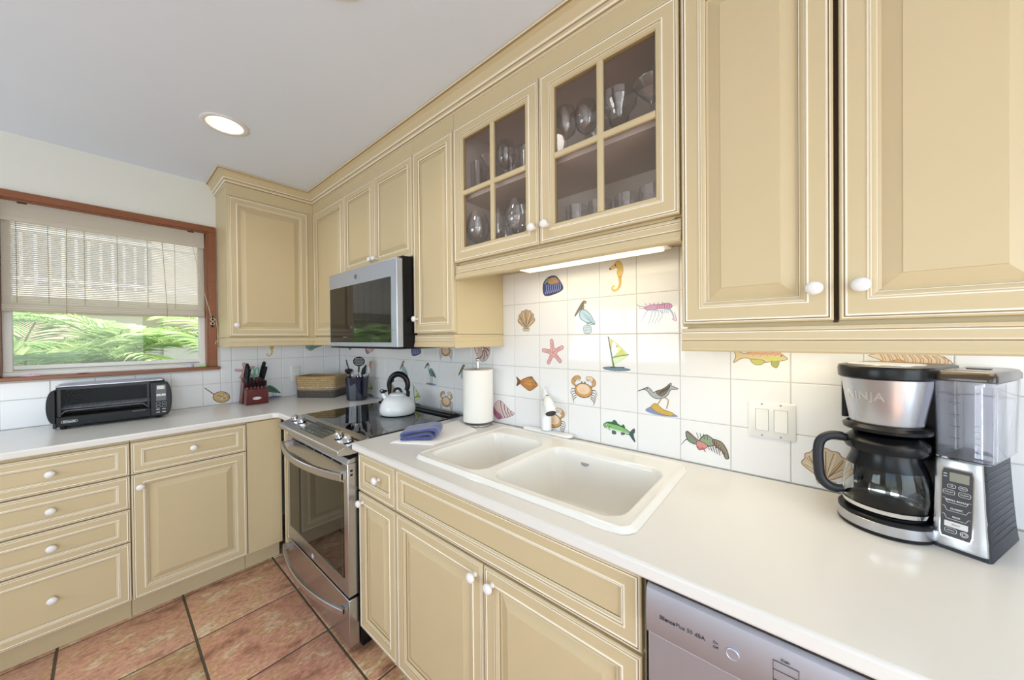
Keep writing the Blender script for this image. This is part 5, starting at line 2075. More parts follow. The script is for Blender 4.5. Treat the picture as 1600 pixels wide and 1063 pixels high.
def whisk(name, x0, y0, x1, y1, zt, r, label, hz=0.11):
    u_ = ut(name, label, 'whisk')
    a, b_ = U(x0, y0, 0.0), U(x0*0.6+x1*0.4, y0*0.6+y1*0.4, hz)
    MB().tube([a, b_], 0.0055, 0, 8).build('handle', STEEL, u_)
    ax = (U(x1, y1, zt)-b_)
    Lw = ax.length
    ax.normalize()
    s1 = ax.orthogonal().normalized()
    s2 = ax.cross(s1)
    for k in range(5):
        an = pi*k/5
        dr_ = s1*cos(an)+s2*sin(an)
        pts = []
        for q_ in range(17):
            tt = pi*q_/16
            pts.append(b_+ax*(Lw*sin(tt)**0.8)+dr_*(r*cos(tt)*(0.25+0.9*sin(tt))))
        MB().tube(pts, 0.0011, 0, 5).build('wire_loop', CHROME, u_)


whisk('wire_whisk', -0.01, -0.01, -0.022, -0.02, 0.200, 0.024, 'large wire whisk fanning out at the front of the crock')
whisk('wire_whisk', 0.02, -0.02, 0.020, -0.03, 0.190, 0.020, 'smaller wire whisk beside the large one in the crock')
u_ = ut('ladle', 'black ladle leaning to the left over the rim of the crock')
MB().tube([U(0.01, 0, 0.0), U(-0.03, -0.01, 0.10), U(-0.048, -0.012, 0.165)], 0.0048, 0, 8).build('handle', BLACKM, u_)
mb = MB()
mb.lathe([(0.0001, -0.020), (0.014, -0.0185), (0.024, -0.011), (0.030, 0.002), (0.0285, 0.002), (0.022, -0.010), (0.012, -0.0165), (0.0001, -0.018)], seg=24)
mt = Matrix.Translation(U(-0.050, -0.014, 0.195)) @ Matrix.Rotation(radians(55), 4, Vector((-0.3, 0.4, 0.5)).normalized())
mb.v = [mt @ p for p in mb.v]
mb.build('bowl', BLACKM, u_)
u_ = ut('pasta_fork', 'dark ribbed spatula leaning far left out of the crock')
mb = MB(); mb.tube([U(0.0, 0.02, 0.0), U(-0.05, 0.02, 0.15), U(-0.074, 0.02, 0.225)], [0.004, 0.004, 0.004], 0, 8)
mb.build('handle', BLACKM, u_)
mb = MB(); mb.tube([U(-0.070, 0.02, 0.215), U(-0.080, 0.021, 0.24), U(-0.088, 0.022, 0.275)], [0.005, 0.011, 0.007], 0, 10, flat=0.35)
mb.build('blade', mat('dark_green_nylon', (52, 66, 62), 0.4), u_)
u_ = ut('spatula', 'black spatula with an angled head right of the slotted spoon')
MB().tube([U(0.01, 0.015, 0.0), U(0.035, 0.015, 0.165)], 0.0045, 0, 8).build('handle', BLACKM, u_)
mb = MB(); mb.loops([[U(x, y_, z_) for x, z_ in ((0.022, 0.160), (0.054, 0.168), (0.062, 0.236), (0.058, 0.238), (0.030, 0.205))] for y_ in (0.014, 0.0165)])
mb.build('blade', BLACKM, u_)
u_ = ut('serving_spoon', 'clear plastic spoon leaning right in the crock', 'spoon')
MB().tube([U(0.015, 0.03, 0.0), U(0.055, 0.03, 0.15)], 0.004, 0, 8).build('handle', mat('frosted_plastic', (196, 202, 212), 0.3), u_)
mb = MB().sphere((0, 0, 0), 1, 0, 16, 10, 0.020, 0.005, 0.036)
Mu = frame(U(0.064, 0.030, 0.200), IR, IF_)
mb.v = [Mu @ p for p in mb.v]
mb.build('bowl', MATS['frosted_plastic'], u_)
u_ = ut('wooden_spoon', 'wooden spatula at the far right side of the crock', 'spoon')
WOODU = mat('beech_wood', (176, 128, 88), 0.6, var=0.2, vscale=20)
MB().tube([U(0.03, 0.04, 0.0), U(0.072, 0.04, 0.18)], [0.005, 0.006], 0, 8).build('handle', WOODU, u_)
MB().tube([U(0.071, 0.04, 0.175), U(0.080, 0.04, 0.205), U(0.086, 0.04, 0.250), U(0.087, 0.04, 0.262)], [0.006, 0.014, 0.015, 0.009], 0, 12, flat=0.35).build('blade', WOODU, u_)

# ------------------------------------------------------------------ kettle
kt = thing('tea_kettle', (-0.222, -1.270, 0.9188), 'white enamel whistling kettle with black handle on the cooktop', 'kettle', rotz=radians(-50))
mb = MB()
mb.lathe([(0.088, 0.0), (0.094, 0.003), (0.0985, 0.012), (0.1005, 0.024), (0.0995, 0.040), (0.094, 0.060), (0.083, 0.080), (0.067, 0.097), (0.052, 0.107), (0.046, 0.110), (0.045, 0.113), (0.0001, 0.113)], seg=56)
mb.build('kettle_body', ENAMEL, kt, local=True)
MB().lathe([(0.082, -0.0001), (0.0895, 0.0), (0.0935, 0.0022), (0.0945, 0.0032), (0.080, 0.0015)], seg=48, cap0=False, cap1=False).build('steel_base_rim', STEEL, kt, local=True)
lid = MB().lathe([(0.0445, 0.1132), (0.0450, 0.1165), (0.038, 0.1215), (0.020, 0.1245), (0.0001, 0.125)], seg=40).build('lid', ENAMEL, kt, local=True)
mb = MB()
mb.tube([(0.022*cos(a), 0.0, 0.123+0.024*sin(a)) for a in [pi*k/12 for k in range(13)]], 0.0052, 0, 10, flat=1.5)
mb.build('lid_grip', BLACKP, lid, local=True)
MB().tube([(-0.066, 0, 0.092), (-0.078, 0, 0.106), (-0.086, 0, 0.118)], [0.017, 0.0125, 0.0105], 0, 16).build('spout', ENAMEL, kt, local=True)
mb = MB()
mb.tube([(-0.088, 0, 0.121), (-0.078, 0, 0.130), (-0.062, 0, 0.134)], [0.011, 0.009, 0.006], 0, 10)
mb.tube([(-0.090+0.012*cos(a), 0, 0.132+0.009*sin(a)) for a in [2*pi*k/12 for k in range(12)]], 0.0028, 0, 6, closed=True)
mb.build('whistle_cap', BLACKP, kt, local=True)
mb = MB()
pts, rs = [], []
for k in range(25):
    a = radians(196)-radians(228)*k/24
    pts.append((0.006+0.054*cos(a), 0.0, 0.166+0.058*sin(a)*(1.12 if a > 0 else 1.0)))
    rs.append(0.0105+0.0030*sin(pi*k/24))
mb.tube(pts, rs, 0, 12, flat=1.25)
mb.build('handle', NAVYP if False else BLACKP, kt, local=True)
MB().tube([(-0.030+0.0085*cos(a), 0, 0.196+0.011*sin(a)) for a in [2*pi*k/14 for k in range(14)]], 0.0028, 0, 6, closed=True).build('trigger_loop', BLACKP, kt, local=True)
mb = MB(); mb.tube([(0.060, 0, 0.100), (0.062, 0, 0.132)], [0.010, 0.011], 0, 10)
mb.tube([(-0.046, 0, 0.112), (-0.046, 0, 0.150)], [0.009, 0.011], 0, 10)
mb.build('handle_mount', BLACKP, kt, local=True)

# ------------------------------------------------------------------ paper towel
pt = thing('paper_towel_holder', (-0.091, -1.806, 0.9146), 'steel paper towel holder with a ball finial, standing by the backsplash', 'paper towel holder')
px_, py_ = -0.091, -1.806
mb = MB(); mb.lathe([(0.068, 0.0), (0.0715, 0.002), (0.0715, 0.005), (0.066, 0.011), (0.062, 0.014), (0.0001, 0.014)], (px_, py_, 0.9146), seg=48)
mb.build('base', STEEL, pt)
mb = MB(); mb.lathe([(0.006, 0.0142), (0.006, 0.300), (0.009, 0.3005), (0.009, 0.313), (0.006, 0.314), (0.0055, 0.321), (0.0001, 0.321)], (px_, py_, 0.9146), seg=20)
mb.build('rod', CHROME, pt)
MB().sphere((px_, py_, 0.9146+0.330), 0.0105, 0, 20, 14).build('ball_finial', CHROME, pt)
mb = MB()
mb.lathe([(0.0175, 0.0195), (0.073, 0.0195), (0.0765, 0.022), (0.0770, 0.06), (0.0768, 0.17), (0.0772, 0.278), (0.0755, 0.2815), (0.0175, 0.2815)], (px_, py_, 0.9146), seg=64, cap0=False, cap1=False)
mb.lathe([(0.0175, 0.2815), (0.0175, 0.0195)], (px_, py_, 0.9146), seg=64, cap0=False, cap1=False)
o = mb.build('paper_towel_roll', PAPER, None)
single(o, 'fat roll of white paper towels on the steel holder', 'paper towels', base=(px_, py_, 0.9340))
MB().lathe([(0.0178, 0.2816), (0.0178, 0.2822), (0.0195, 0.2822), (0.0195, 0.2816)], (px_, py_, 0.9146), seg=32, cap0=False, cap1=False).build('cardboard_core', mat('cardboard', (170, 150, 124), 0.9), o)

# ------------------------------------------------------------------ towels
CLW = mat('white_cloth', (240, 236, 232), 0.95, bump=0.5, bscale=140, Sheen_Weight=0.3)
CLB = mat('blue_terry', (74, 82, 140), 0.98, bump=0.9, bscale=260, var=0.25, vscale=60, Sheen_Weight=0.5)
mb = MB()
P4 = [Vector((-0.548, -1.742)), Vector((-0.455, -1.915)), Vector((-0.190, -1.905)), Vector((-0.095, -1.665))]
NXc, NYc = 40, 26
for lay_ in (0, 1):
    for i in range(NXc+1):
        for j in range(NYc+1):
            u, v = i/NXc, j/NYc
            p = (P4[0]*(1-u)+P4[3]*u)*(1-v)+(P4[1]*(1-u)+P4[2]*u)*v
            wob = noise.noise(Vector((p.x*9, p.y*9, lay_*2.0)))
            e = min(u, 1-u, v*0.7, (1-v)*0.7)*8
            hgt = (0.0105+0.003*wob)*min(1, e**0.5+0.25) if lay_ else 0.0004
            mb.av((p.x+0.002*wob, p.y+0.003*noise.noise(Vector((p.x*20, p.y*20, 5))), 0.9146+hgt))
def gi(l_, i, j):
    return l_*(NXc+1)*(NYc+1)+i*(NYc+1)+j
for l_ in (0, 1):
    for i in range(NXc):
        for j in range(NYc):
            mb.af((gi(l_, i, j), gi(l_, i+1, j), gi(l_, i+1, j+1), gi(l_, i, j+1)))
for i in range(NXc):
    for j in (0, NYc):
        mb.af((gi(0, i, j), gi(0, i+1, j), gi(1, i+1, j), gi(1, i, j)))
for j in range(NYc):
    for i in (0, NXc):
        mb.af((gi(0, i, j), gi(0, i, j+1), gi(1, i, j+1), gi(1, i, j)))
o = mb.build('dish_cloth', CLW, None, sharp=80)
single(o, 'folded white cloth lying flat between the range and the paper towels', 'dish cloth', base=(-0.32, -1.80, 0.9146))


def ribbon(sec, th, y0, y1, O, xd, yd, ny=22, wob=0.003):
    """cloth folded along a section path (x, z), extruded along yd"""
    sec = cr(sec, False, 7)
    mb = MB()
    n = len(sec)
    L_, R_2 = [], []
    for i, p in enumerate(sec):
        d = (sec[min(i+1, n-1)]-sec[max(i-1, 0)]).normalized()
        nn = Vector((-d.y, d.x))*th/2
        L_.append(p+nn)
        R_2.append(p-nn)
    loop = L_+R_2[::-1]
    rings = []
    for k in range(ny+1):
        t_ = k/ny
        y = y0+(y1-y0)*t_
        ring = []
        for i, q_ in enumerate(loop):
            w1 = wob*noise.noise(Vector((q_.x*25, y*22, q_.y*25)))
            w2 = wob*noise.noise(Vector((q_.x*25+9, y*22, q_.y*25)))
            edge = 1.0 if 0.08 < t_ < 0.92 else 0.96
            ring.append(O+xd*(q_.x*edge+w1)+yd*(y+w2)+Vector((0, 0, max(0.0006, q_.y*edge+w2*0.6))))
        rings.append(ring)
    mb.loops(rings)
    return mb


O = Vector((-0.470, -1.822, 0.9262))
mb = ribbon([(-0.070, 0.006), (-0.01, 0.0065), (0.055, 0.006), (0.070, 0.014), (0.062, 0.026), (0.03, 0.024), (-0.01, 0.016), (-0.045, 0.014), (-0.062, 0.017), (-0.066, 0.026), (-0.045, 0.032), (0.0, 0.038), (0.05, 0.045), (0.079, 0.043), (0.086, 0.030), (0.082, 0.016)], 0.0085, -0.012, 0.115, O, IR, IF_)
o = mb.build('dish_towel', CLB, None, sharp=80)
single(o, 'folded navy blue terry towel on top of the white cloth', 'towel', base=O)

# ------------------------------------------------------------------ faucet
fx, fy_ = -0.0335, -2.188
fc = thing('kitchen_faucet', (fx, fy_, 0.9150), 'white single handle faucet with pull-out spray head behind the sink', 'faucet')
mb = MB()
mb.loops([[(x, y, z_) for x, y in rrect(-0.062+i_, -0.012-i_, -2.322+i_, -2.062-i_, 0.0245-i_, 8)] for i_, z_ in ((0, 0.9252), (0, 0.931), (0.003, 0.9345), (0.010, 0.936))])
mb.build('deck_plate', ENAMEL, fc)
mb = MB(); mb.lathe([(0.0245, 0.9362), (0.0250, 0.9375), (0.0240, 0.939), (0.0225, 0.942), (0.0220, 1.035), (0.0205, 1.048), (0.012, 1.056), (0.0001, 1.058)], (fx, fy_, 0), seg=36)
mb.build('faucet_body', ENAMEL, fc)
mb = MB(); mb.lathe([(0.0252, 0.9362), (0.0252, 0.9385), (0.0246, 0.9385), (0.0246, 0.9362)], (fx, fy_, 0), seg=36, cap0=False, cap1=False)
mb.build('base_seal', GREYI, fc)
sp = [Vector((fx-0.004, fy_, 1.076)), Vector((fx-0.016, fy_-0.015, 1.078)), Vector((fx-0.036, fy_-0.038, 1.062)), Vector((fx-0.052, fy_-0.058, 1.028))]
mb = MB(); mb.tube(sp, [0.013, 0.0185, 0.0225, 0.0250], 0, 20)
sh = mb.build('spray_head', ENAMEL, fc)
d_ = (sp[3]-sp[2]).normalized()
mb = MB(); mb.tube([sp[3]+d_*0.0004, sp[3]+d_*0.004], [0.0235, 0.0215], 0, 20)
mb.build('aerator', BLACKP, sh)
mb = MB(); mb.tube([sp[0]+Vector((0.004, 0, -0.006)), sp[0]+Vector((-0.006, 0, 0.0015))], [0.011, 0.0125], 0, 16)
mb.tube([Vector((fx-0.008, fy_-0.006, 1.090)), Vector((fx-0.018, fy_-0.017, 1.0955))], [0.0045, 0.0065], 0, 12, flat=0.6)
mb.build('spray_button', BLACKP, sh)
mb = MB()
mb.tube([Vector((fx, fy_, 1.050)), Vector((fx+0.002, fy_+0.006, 1.075)), Vector((fx+0.003, fy_+0.012, 1.098)), Vector((fx+0.003, fy_+0.014, 1.122))], [0.020, 0.019, 0.012, 0.0055], 0, 16, flat=0.7)
for s_ in (-1, 1):
    mb.tube([Vector((fx+0.003, fy_+0.014, 1.118)), Vector((fx+0.003, fy_+0.014+s_*0.008, 1.130)), Vector((fx+0.003, fy_+0.014+s_*0.016, 1.139))], [0.005, 0.0055, 0.003], 0, 10, flat=0.6)
mb.build('lever_handle', mat('frosted_white', (226, 228, 232), 0.3), fc)

# ------------------------------------------------------------------ coffee maker
cm = thing('coffee_maker', (-0.246, -3.340, 0.9146), 'stainless and black drip coffee maker with glass carafe and clear water tank', 'coffee maker', rotz=radians(-115))
C0 = (-0.147, 0.025)


def arcpts(r, a0, a1, n, cx_=C0[0], cy_=C0[1]):
    return [(cx_+r*cos(radians(a0+(a1-a0)*k/n)), cy_+r*sin(radians(a0+(a1-a0)*k/n))) for k in range(n+1)]


def machine_outline(r, back=0.165, i_=0.0):
    """round front around the carafe, straight sides to the rear"""
    P_ = arcpts(r, 180, 345, 30)
    return [(C0[0]-r, back-0.015-i_)]+P_+[(-0.0735, 0.012), (-0.0735, back-0.015-i_)]


mb = MB(); mb.loops([[(x, y, z_) for x, y in machine_outline(r)] for r, z_ in ((0.078, 0.0), (0.0805, 0.003), (0.0805, 0.008))])
mb.build('base_foot', BLACKP, cm, local=True)
mb = MB(); mb.loops([[(x, y, z_) for x, y in machine_outline(r)] for r, z_ in ((0.0800, 0.0082), (0.0802, 0.0285), (0.079, 0.0295))])
mb.build('steel_base_band', STEEL, cm, local=True, sharp=30)
mb = MB(); mb.loops([[(x, y, z_) for x, y in machine_outline(r)] for r, z_ in ((0.0797, 0.0297), (0.0797, 0.036), (0.077, 0.0385))])
mb.build('base_top', BLACKP, cm, local=True)
MB().lathe([(0.064, 0.0386), (0.064, 0.041), (0.0001, 0.041)], (C0[0], C0[1], 0), seg=40).build('warming_plate', BLACKM, cm, local=True)
# rear tower
mb = MB(); mb.loops([[(x, y, z_) for x, y in rrect(-0.2265, -0.0735, 0.108, 0.150, 0.012, 4)] for z_ in (0.0387, 0.357)])
mb.build('rear_tower', BLACKP, cm, local=True)
mb = MB(); mb.loops([[(x, y, z_) for x, y in rrect(-0.2285, -0.2150, 0.030, 0.1075, 0.006, 3)] for z_ in (0.236, 0.357)])
mb.box(-0.2265, -0.216, 0.085, 0.1075, 0.0387, 0.2358)
mb.build('side_pillar', BLACKP, cm, local=True)
# brew housing
def bo_(r, f_=0.9):
    return arcpts(r, 0, 360, 47)[:-1]
mb = MB()
mb.lathe([(0.0575, 0.2365), (0.0600, 0.245), (0.0680, 0.300), (0.0735, 0.3405)], (C0[0], C0[1], 0), seg=64)
bh = mb.build('brew_housing', STEEL, cm, local=True, sharp=30)
mb = MB(); mb.box(C0[0]-0.060, C0[0]+0.0730, 0.060, 0.1075, 0.2366, 0.357)
mb.build('housing_back', BLACKP, cm, local=True)
mb = MB()
n0 = len(mb.v)
text_mesh(mb, 'NINJA', 0.0255, Matrix.Identity(4), bold=0.0004, extrude=0.0006, space=1.06)
nv = []
for p in mb.v:
    rr = 0.0733+p.z+0.0004
    zz = 0.3020+p.y
    rad = 0.0680+(zz-0.300)*(0.0055/0.0405)+0.0004+p.z
    a = radians(257)+p.x/0.07
    nv.append(Vector((C0[0]+rad*cos(a), C0[1]+rad*sin(a), zz)))
mb.v = nv
mb.build('raised_lettering', mat('satin_letter', (214, 214, 214), 0.3, 1.0), bh, local=True, smooth=False)
mb = MB()
mb.loops([[(x, y, z_) for x, y in ([(C0[0]-r, 0.150)]+arcpts(r, 180, 360, 36)+[(C0[0]+r, 0.150)])] for r, z_ in ((0.0755, 0.3408), (0.0790, 0.344), (0.0800, 0.362), (0.0780, 0.3695), (0.070, 0.3715))])
ld = mb.build('brew_lid', BLACKP, cm, local=True)
mb = MB(); mb.loops([[(x, y, z_) for x, y in arcpts(0.062, 0, 360, 35)[:-1]] for z_ in (0.3717, 0.3735)])
mb.build('lid_inset', mat('silver_plastic', (186, 188, 192), 0.25, 0.6), ld, local=True)
mb = MB(); mb.lathe([(0.050, 0.2205), (0.0705, 0.2225), (0.0715, 0.2300), (0.0640, 0.2363), (0.0001, 0.2363)], (C0[0], C0[1], 0), seg=56)
mb.build('drip_collar', BLACKP, cm, local=True)
# carafe: lifts off, a thing of its own
Mcm = ROOTM['coffee_maker']
cw = Mcm @ Vector((C0[0], C0[1], 0.0412))
cf = thing('coffee_carafe', cw, 'glass coffee carafe with black handle and lid sitting in the coffee maker', 'carafe', rotz=radians(-115))
mb = MB()
mb.lathe([(0.0600, 0.0005), (0.0665, 0.004), (0.0712, 0.018), (0.0722, 0.040), (0.0700, 0.070), (0.0640, 0.098), (0.0560, 0.120), (0.0545, 0.132), (0.0525, 0.132), (0.0540, 0.119), (0.0618, 0.097), (0.0678, 0.070), (0.0700, 0.040), (0.0690, 0.018), (0.0640, 0.0065), (0.0001, 0.004), ], seg=64, cap0=False)
mb.lathe([(0.0600, 0.0005), (0.0001, 0.0005)], seg=64, cap0=False)
mb.build('glass_body', THING, cf, local=True)
MB().lathe([(0.0672, 0.0035), (0.0708, 0.0060), (0.0722, 0.0150), (0.0716, 0.0150), (0.0700, 0.0070)], seg=64, cap0=False, cap1=False).build('lower_band', CHROME, cf, local=True)
MB().lathe([(0.0646, 0.098), (0.0570, 0.1195), (0.0560, 0.134), (0.0555, 0.134), (0.0560, 0.120), (0.0640, 0.0985)], seg=64, cap0=False, cap1=False).build('black_neck_band', BLACKP, cf, local=True)
MB().lathe([(0.0540, 0.1345), (0.0660, 0.1350), (0.0690, 0.1420), (0.0680, 0.1560), (0.0600, 0.1640), (0.0540, 0.1700), (0.0001, 0.1740)], seg=56).build('carafe_lid', BLACKP, cf, local=True)
mb = MB()
hd = Vector((-0.80, -0.60, 0)).normalized()
pts = [(0.060, 0.1500), (0.080, 0.1560), (0.098, 0.1540), (0.113, 0.1420), (0.1185, 0.120), (0.1185, 0.085), (0.1150, 0.052), (0.103, 0.034), (0.088, 0.028), (0.0725, 0.030)]
pts = cr(pts, False, 5)
mb.tube([hd*p.x+Vector((0, 0, p.y)) for p in pts], [0.0078 if 3 < i < len(pts)-4 else 0.0066 for i in range(len(pts))], 0, 12, flat=1.35, upv=(0, 0, 1))
mb.build('handle', mat('handle_navy_black', (24, 27, 36), 0.42), cf, local=True)
mb = MB()
text_mesh(mb, '12', 0.006, frame(Vector((0.0705*cos(4.3), 0.0705*sin(4.3), 0.062)), (-sin(4.3), cos(4.3), 0), (0, 0, 1)))
mb.build('cup_marking', WHITEI, cf, local=True, smooth=False)
# control column
xs0, xs1 = -0.0725, 0.0
def colsec(z_):
    f_ = z_/0.182
    fr = 0.004+0.022*f_**0.6
    return fr
mb = MB()
R = []
for z_, o_ in ((0.0, 0.002), (0.006, 0.0), (0.03, 0.0), (0.07, 0.0), (0.12, 0.0), (0.182, 0.0)):
    fr = colsec(z_)
    xr = xs1+0.002-0.012*(z_/0.182)**0.7
    R.append([(xs0, fr+0.006, z_), (xs0, 0.202, z_), (xr-0.002, 0.202, z_), (xr, 0.194, z_), (xr, fr+0.012, z_), (xr-0.003, fr+0.006, z_)])
mb.loops(R)
mb.build('control_column', NAVYP, cm, local=True, bevel=0.001)
mb = MB()
for k in range(11):
    z_ = 0.028+0.0135*k
    xr = xs1+0.002-0.012*(z_/0.182)**0.7
    mb.box(xr-0.001, xr+0.0006, 0.034, 0.186, z_, z_+0.0012)
mb.build('side_ribs', BLACKP, cm, local=True)
mb = MB()
R = []
for z_ in (0.008, 0.012, 0.03, 0.06, 0.09, 0.12, 0.15, 0.178, 0.1815):
    fr = colsec(z_)
    xr = xs1+0.002-0.012*(z_/0.182)**0.7
    e = 0.001 if z_ in (0.008, 0.1815) else 0.0
    R.append([(xs0+0.0005, fr+0.0055, z_), (xs0+0.0005, fr+0.001+e, z_), (xs0+0.004, fr-0.0005+e, z_), (xr-0.012, fr+e, z_), (xr-0.004, fr+0.0035+e, z_), (xr-0.0005, fr+0.0115, z_), (xr-0.002, fr+0.0117, z_), (xr-0.006, fr+0.0055, z_)])
mb.loops(R)
fp = mb.build('steel_front', STEEL, cm, local=True, sharp=30)


def fpt(x, z_, h=0.0):
    """point on the sloping front"""
    return Vector((x, colsec(z_)-0.0006-h, z_))


def fpatch(mb, x0, x1, z0, z1, r, h0, h1, mi=0):
    n_ = rrect(x0, x1, z0, z1, r, 4)
    mb.loops([[fpt(x, z_, h) for x, z_ in n_] for h in (h0, h1)], mi)


mb = MB()
nseg = 14
R = []
for k in range(nseg+1):
    z_ = 0.026+(0.166-0.026)*k/nseg
    e = 0.003 if k in (0, nseg) else 0.0
    R.append([fpt(-0.0640+e, z_, -0.0004), fpt(-0.0640+e, z_, 0.0012), fpt(-0.0205-e, z_, 0.0012), fpt(-0.0205-e, z_, -0.0004)])
mb.loops(R)
mb.build('display_surround', CHROME, fp, local=True)
mb = MB()
R = []
for k in range(nseg+1):
    z_ = 0.0285+(0.1635-0.0285)*k/nseg
    e = 0.002 if k in (0, nseg) else 0.0
    R.append([fpt(-0.0620+e, z_, 0.0010), fpt(-0.0620+e, z_, 0.0020), fpt(-0.0225-e, z_, 0.0020), fpt(-0.0225-e, z_, 0.0010)])
mb.loops(R)
ins = mb.build('control_inset', mat('inset_charcoal', (56, 56, 62), 0.3), cm, local=True)
mb = MB(); fpatch(mb, -0.0520, -0.0270, 0.139, 0.157, 0.001, 0.0019, 0.0026)
mb.build('lcd_screen', mat('lcd_olive', (150, 148, 136), 0.2), ins, local=True)
mb = MB()
for z_ in (0.1530, 0.1475):
    mb.box(-0.0600, -0.0555, fpt(0, z_, 0.0027).y, fpt(0, z_, 0.0015).y, z_-0.0007, z_+0.0007)
mb.build('indicator_marks', WHITEI, ins, local=True)


def outline(mb, x0, x1, z0, z1, r, w_=0.00035):
    mb.tube([fpt(x, z_, 0.0022) for x, z_ in rrect(x0, x1, z0, z1, r, 4)], w_, 0, 4, closed=True)


for x0, x1, z0, z1, s_ in ((-0.0545, -0.0440, 0.1255, 0.1325, 'HR'), (-0.0400, -0.0295, 0.1255, 0.1325, 'MIN'),
                           (-0.0600, -0.0450, 0.1120, 0.1210, 'DELAY'), (-0.0400, -0.0250, 0.1120, 0.1210, 'CLEAN'),
                           (-0.0560, -0.0410, 0.0365, 0.0455, 'SMALL')):
    mb = MB()
    outline(mb, x0, x1, z0, z1, 0.003)
    zc_ = (z0+z1)/2
    text_mesh(mb, s_, 0.0036, frame(fpt((x0+x1)/2, zc_, 0.0021), (1, 0, 0), (0, 0.06, 1)), extrude=0.00015)
    mb.build('outlined_button', WHITEI, ins, local=True, smooth=False)
for z_, s_ in ((0.1000, 'SMALL BATCH'), (0.0835, 'CLASSIC'), (0.0675, 'RICH')):
    mb = MB()
    mb.tube([fpt(-0.0605, z_+0.004, 0.0021), fpt(-0.0575, z_+0.004, 0.0021), fpt(-0.0545, z_-0.004, 0.0021), fpt(-0.0300, z_-0.004, 0.0021), fpt(-0.0270, z_+0.003, 0.0021), fpt(-0.0240, z_+0.003, 0.0021)], 0.0004, 0, 4)
    text_mesh(mb, s_, 0.0043, frame(fpt(-0.0420, z_+0.001, 0.0022), (1, 0, 0), (0, 0.06, 1)), bold=0.0001, extrude=0.00015)
    mb.build('brew_button', WHITEI, ins, local=True, smooth=False)
mb = MB(); fpatch(mb, -0.0570, -0.0270, 0.0480, 0.0590, 0.0008, 0.0019, 0.0027)
kb_ = mb.build('brew_key', WHITEI, ins, local=True)
mb = MB()
text_mesh(mb, 'BREW', 0.0042, frame(fpt(-0.0420, 0.0535, 0.0028), (1, 0, 0), (0, 0.06, 1)), extrude=0.0001)
mb.build('key_lettering', INKM, ins, local=True, smooth=False)
mb = MB()
for rr in (0.0048, 0.0026):
    mb.tube([fpt(-0.0315+rr*cos(a), 0.0400+rr*sin(a), 0.0022) for a in [2*pi*k/20 for k in range(20)]], 0.0005, 0, 4, closed=True)
mb.build('power_button', WHITEI, ins, local=True)
# water tank: lifts off
wt_o = Mcm @ Vector((-0.036, 0.09, 0.183))
wt = thing('water_reservoir', wt_o, 'clear plastic water tank with dark lid on the right side of the coffee maker', 'water tank', rotz=radians(-115))
ox, oy = -0.036, 0.09
def L2(x, y, z_):
    return (x-ox, y-oy, z_)
tx0, tx1, ty0, ty1 = -0.0722, 0.0005, 0.020, 0.196
mb = MB()
def trr(i_, z_, gr=0.0):
    return [L2(x, y, z_) for x, y in rrect(tx0+i_-gr*0.3, tx1-i_+gr, ty0+i_-gr, ty1-i_, 0.008, 4)]
mb.loops([trr(0.002, 0.0005), trr(0.0, 0.004), trr(0.0, 0.160, 0.004), trr(0.0022, 0.160, 0.004), trr(0.0022, 0.0045), ], cap1=True)
mb.build('tank_shell', RESG, wt, local=True)
mb = MB(); mb.loops([[L2(x, y, z_) for x, y in rrect(-0.030, -0.004, 0.060, 0.130, 0.005, 3)] for z_ in (0.006, 0.150)], cap1=False)
mb.build('inner_divider', RESG, wt, local=True)
mb = MB()
mb.loops([[L2(x, y, z_) for x, y in rrect(tx0-0.001+i_, tx1+0.006-i_, ty0-0.006+i_, ty1+0.006-i_, 0.012, 5)] for i_, z_ in ((0.002, 0.1615), (0.0, 0.163), (0.0, 0.174), (0.004, 0.181), (0.010, 0.183))])
tl = mb.build('tank_lid', mat('lid_brown_black', (62, 54, 50), 0.16), wt, local=True)
mb = MB(); mb.loops([[L2(x, y, z_) for x, y in rrect(-0.050, -0.018, 0.100, 0.128, 0.008, 4)] for z_ in (0.1832, 0.1845)])
mb.build('lid_finger_recess', BLACKP, tl, local=True)
mb = MB()
for k, z_ in enumerate((0.022, 0.046, 0.070, 0.094, 0.118, 0.134)):
    y = ty0-0.0006-0.004*z_/0.16
    mb.box(-0.052-ox, -0.038-ox, y-0.0004-oy, y+0.0002-oy, z_, z_+0.0007)
    text_mesh(mb, str(2*k+2), 0.0042, frame(Vector((-0.0450-ox, y-0.0005-oy, z_-0.0035)), (1, 0, 0), (0, 0, 1)), extrude=0.0001)
mb.build('cup_scale', INKM, wt, local=True, smooth=False)
mb = MB()
for k in range(4):
    mb.box(-0.020-ox, -0.012-ox, ty0-0.0045-oy, ty0-0.0038-oy, 0.040+0.012*k, 0.0408+0.012*k)
mb.build('side_scale', GREYI, wt, local=True, smooth=False)

# ------------------------------------------------------------------ glassware
SH1, SH0 = 1.9864, 1.6964
CLR = pane_mat('glassware_crystal', (0.985, 0.985, 0.99), 2.1)


def lathe_glass(name, prof, th, x, y, z, label, cat, foot=None, tilt=None):
    """prof: outer bowl profile bottom to top; wall thickness th"""
    inner = [(max(r-th, 0.0008), zz+(th if i == 0 else 0)) for i, (r, zz) in enumerate(prof)][::-1]
    full = (foot or []) + prof + inner + [(0.0001, inner[-1][1])]
    mb = MB()
    mb.lathe([(0.0001, full[0][1])]+full, (0, 0, 0), seg=28)
    o = mb.build(name, CLR, None)
    o.location = (x, y, z)
    if tilt:
        o.rotation_euler = tilt
    ROOTM[o.name] = Matrix.Identity(4)
    return tag(o, label, cat, 'glassware in the glass door cabinet')


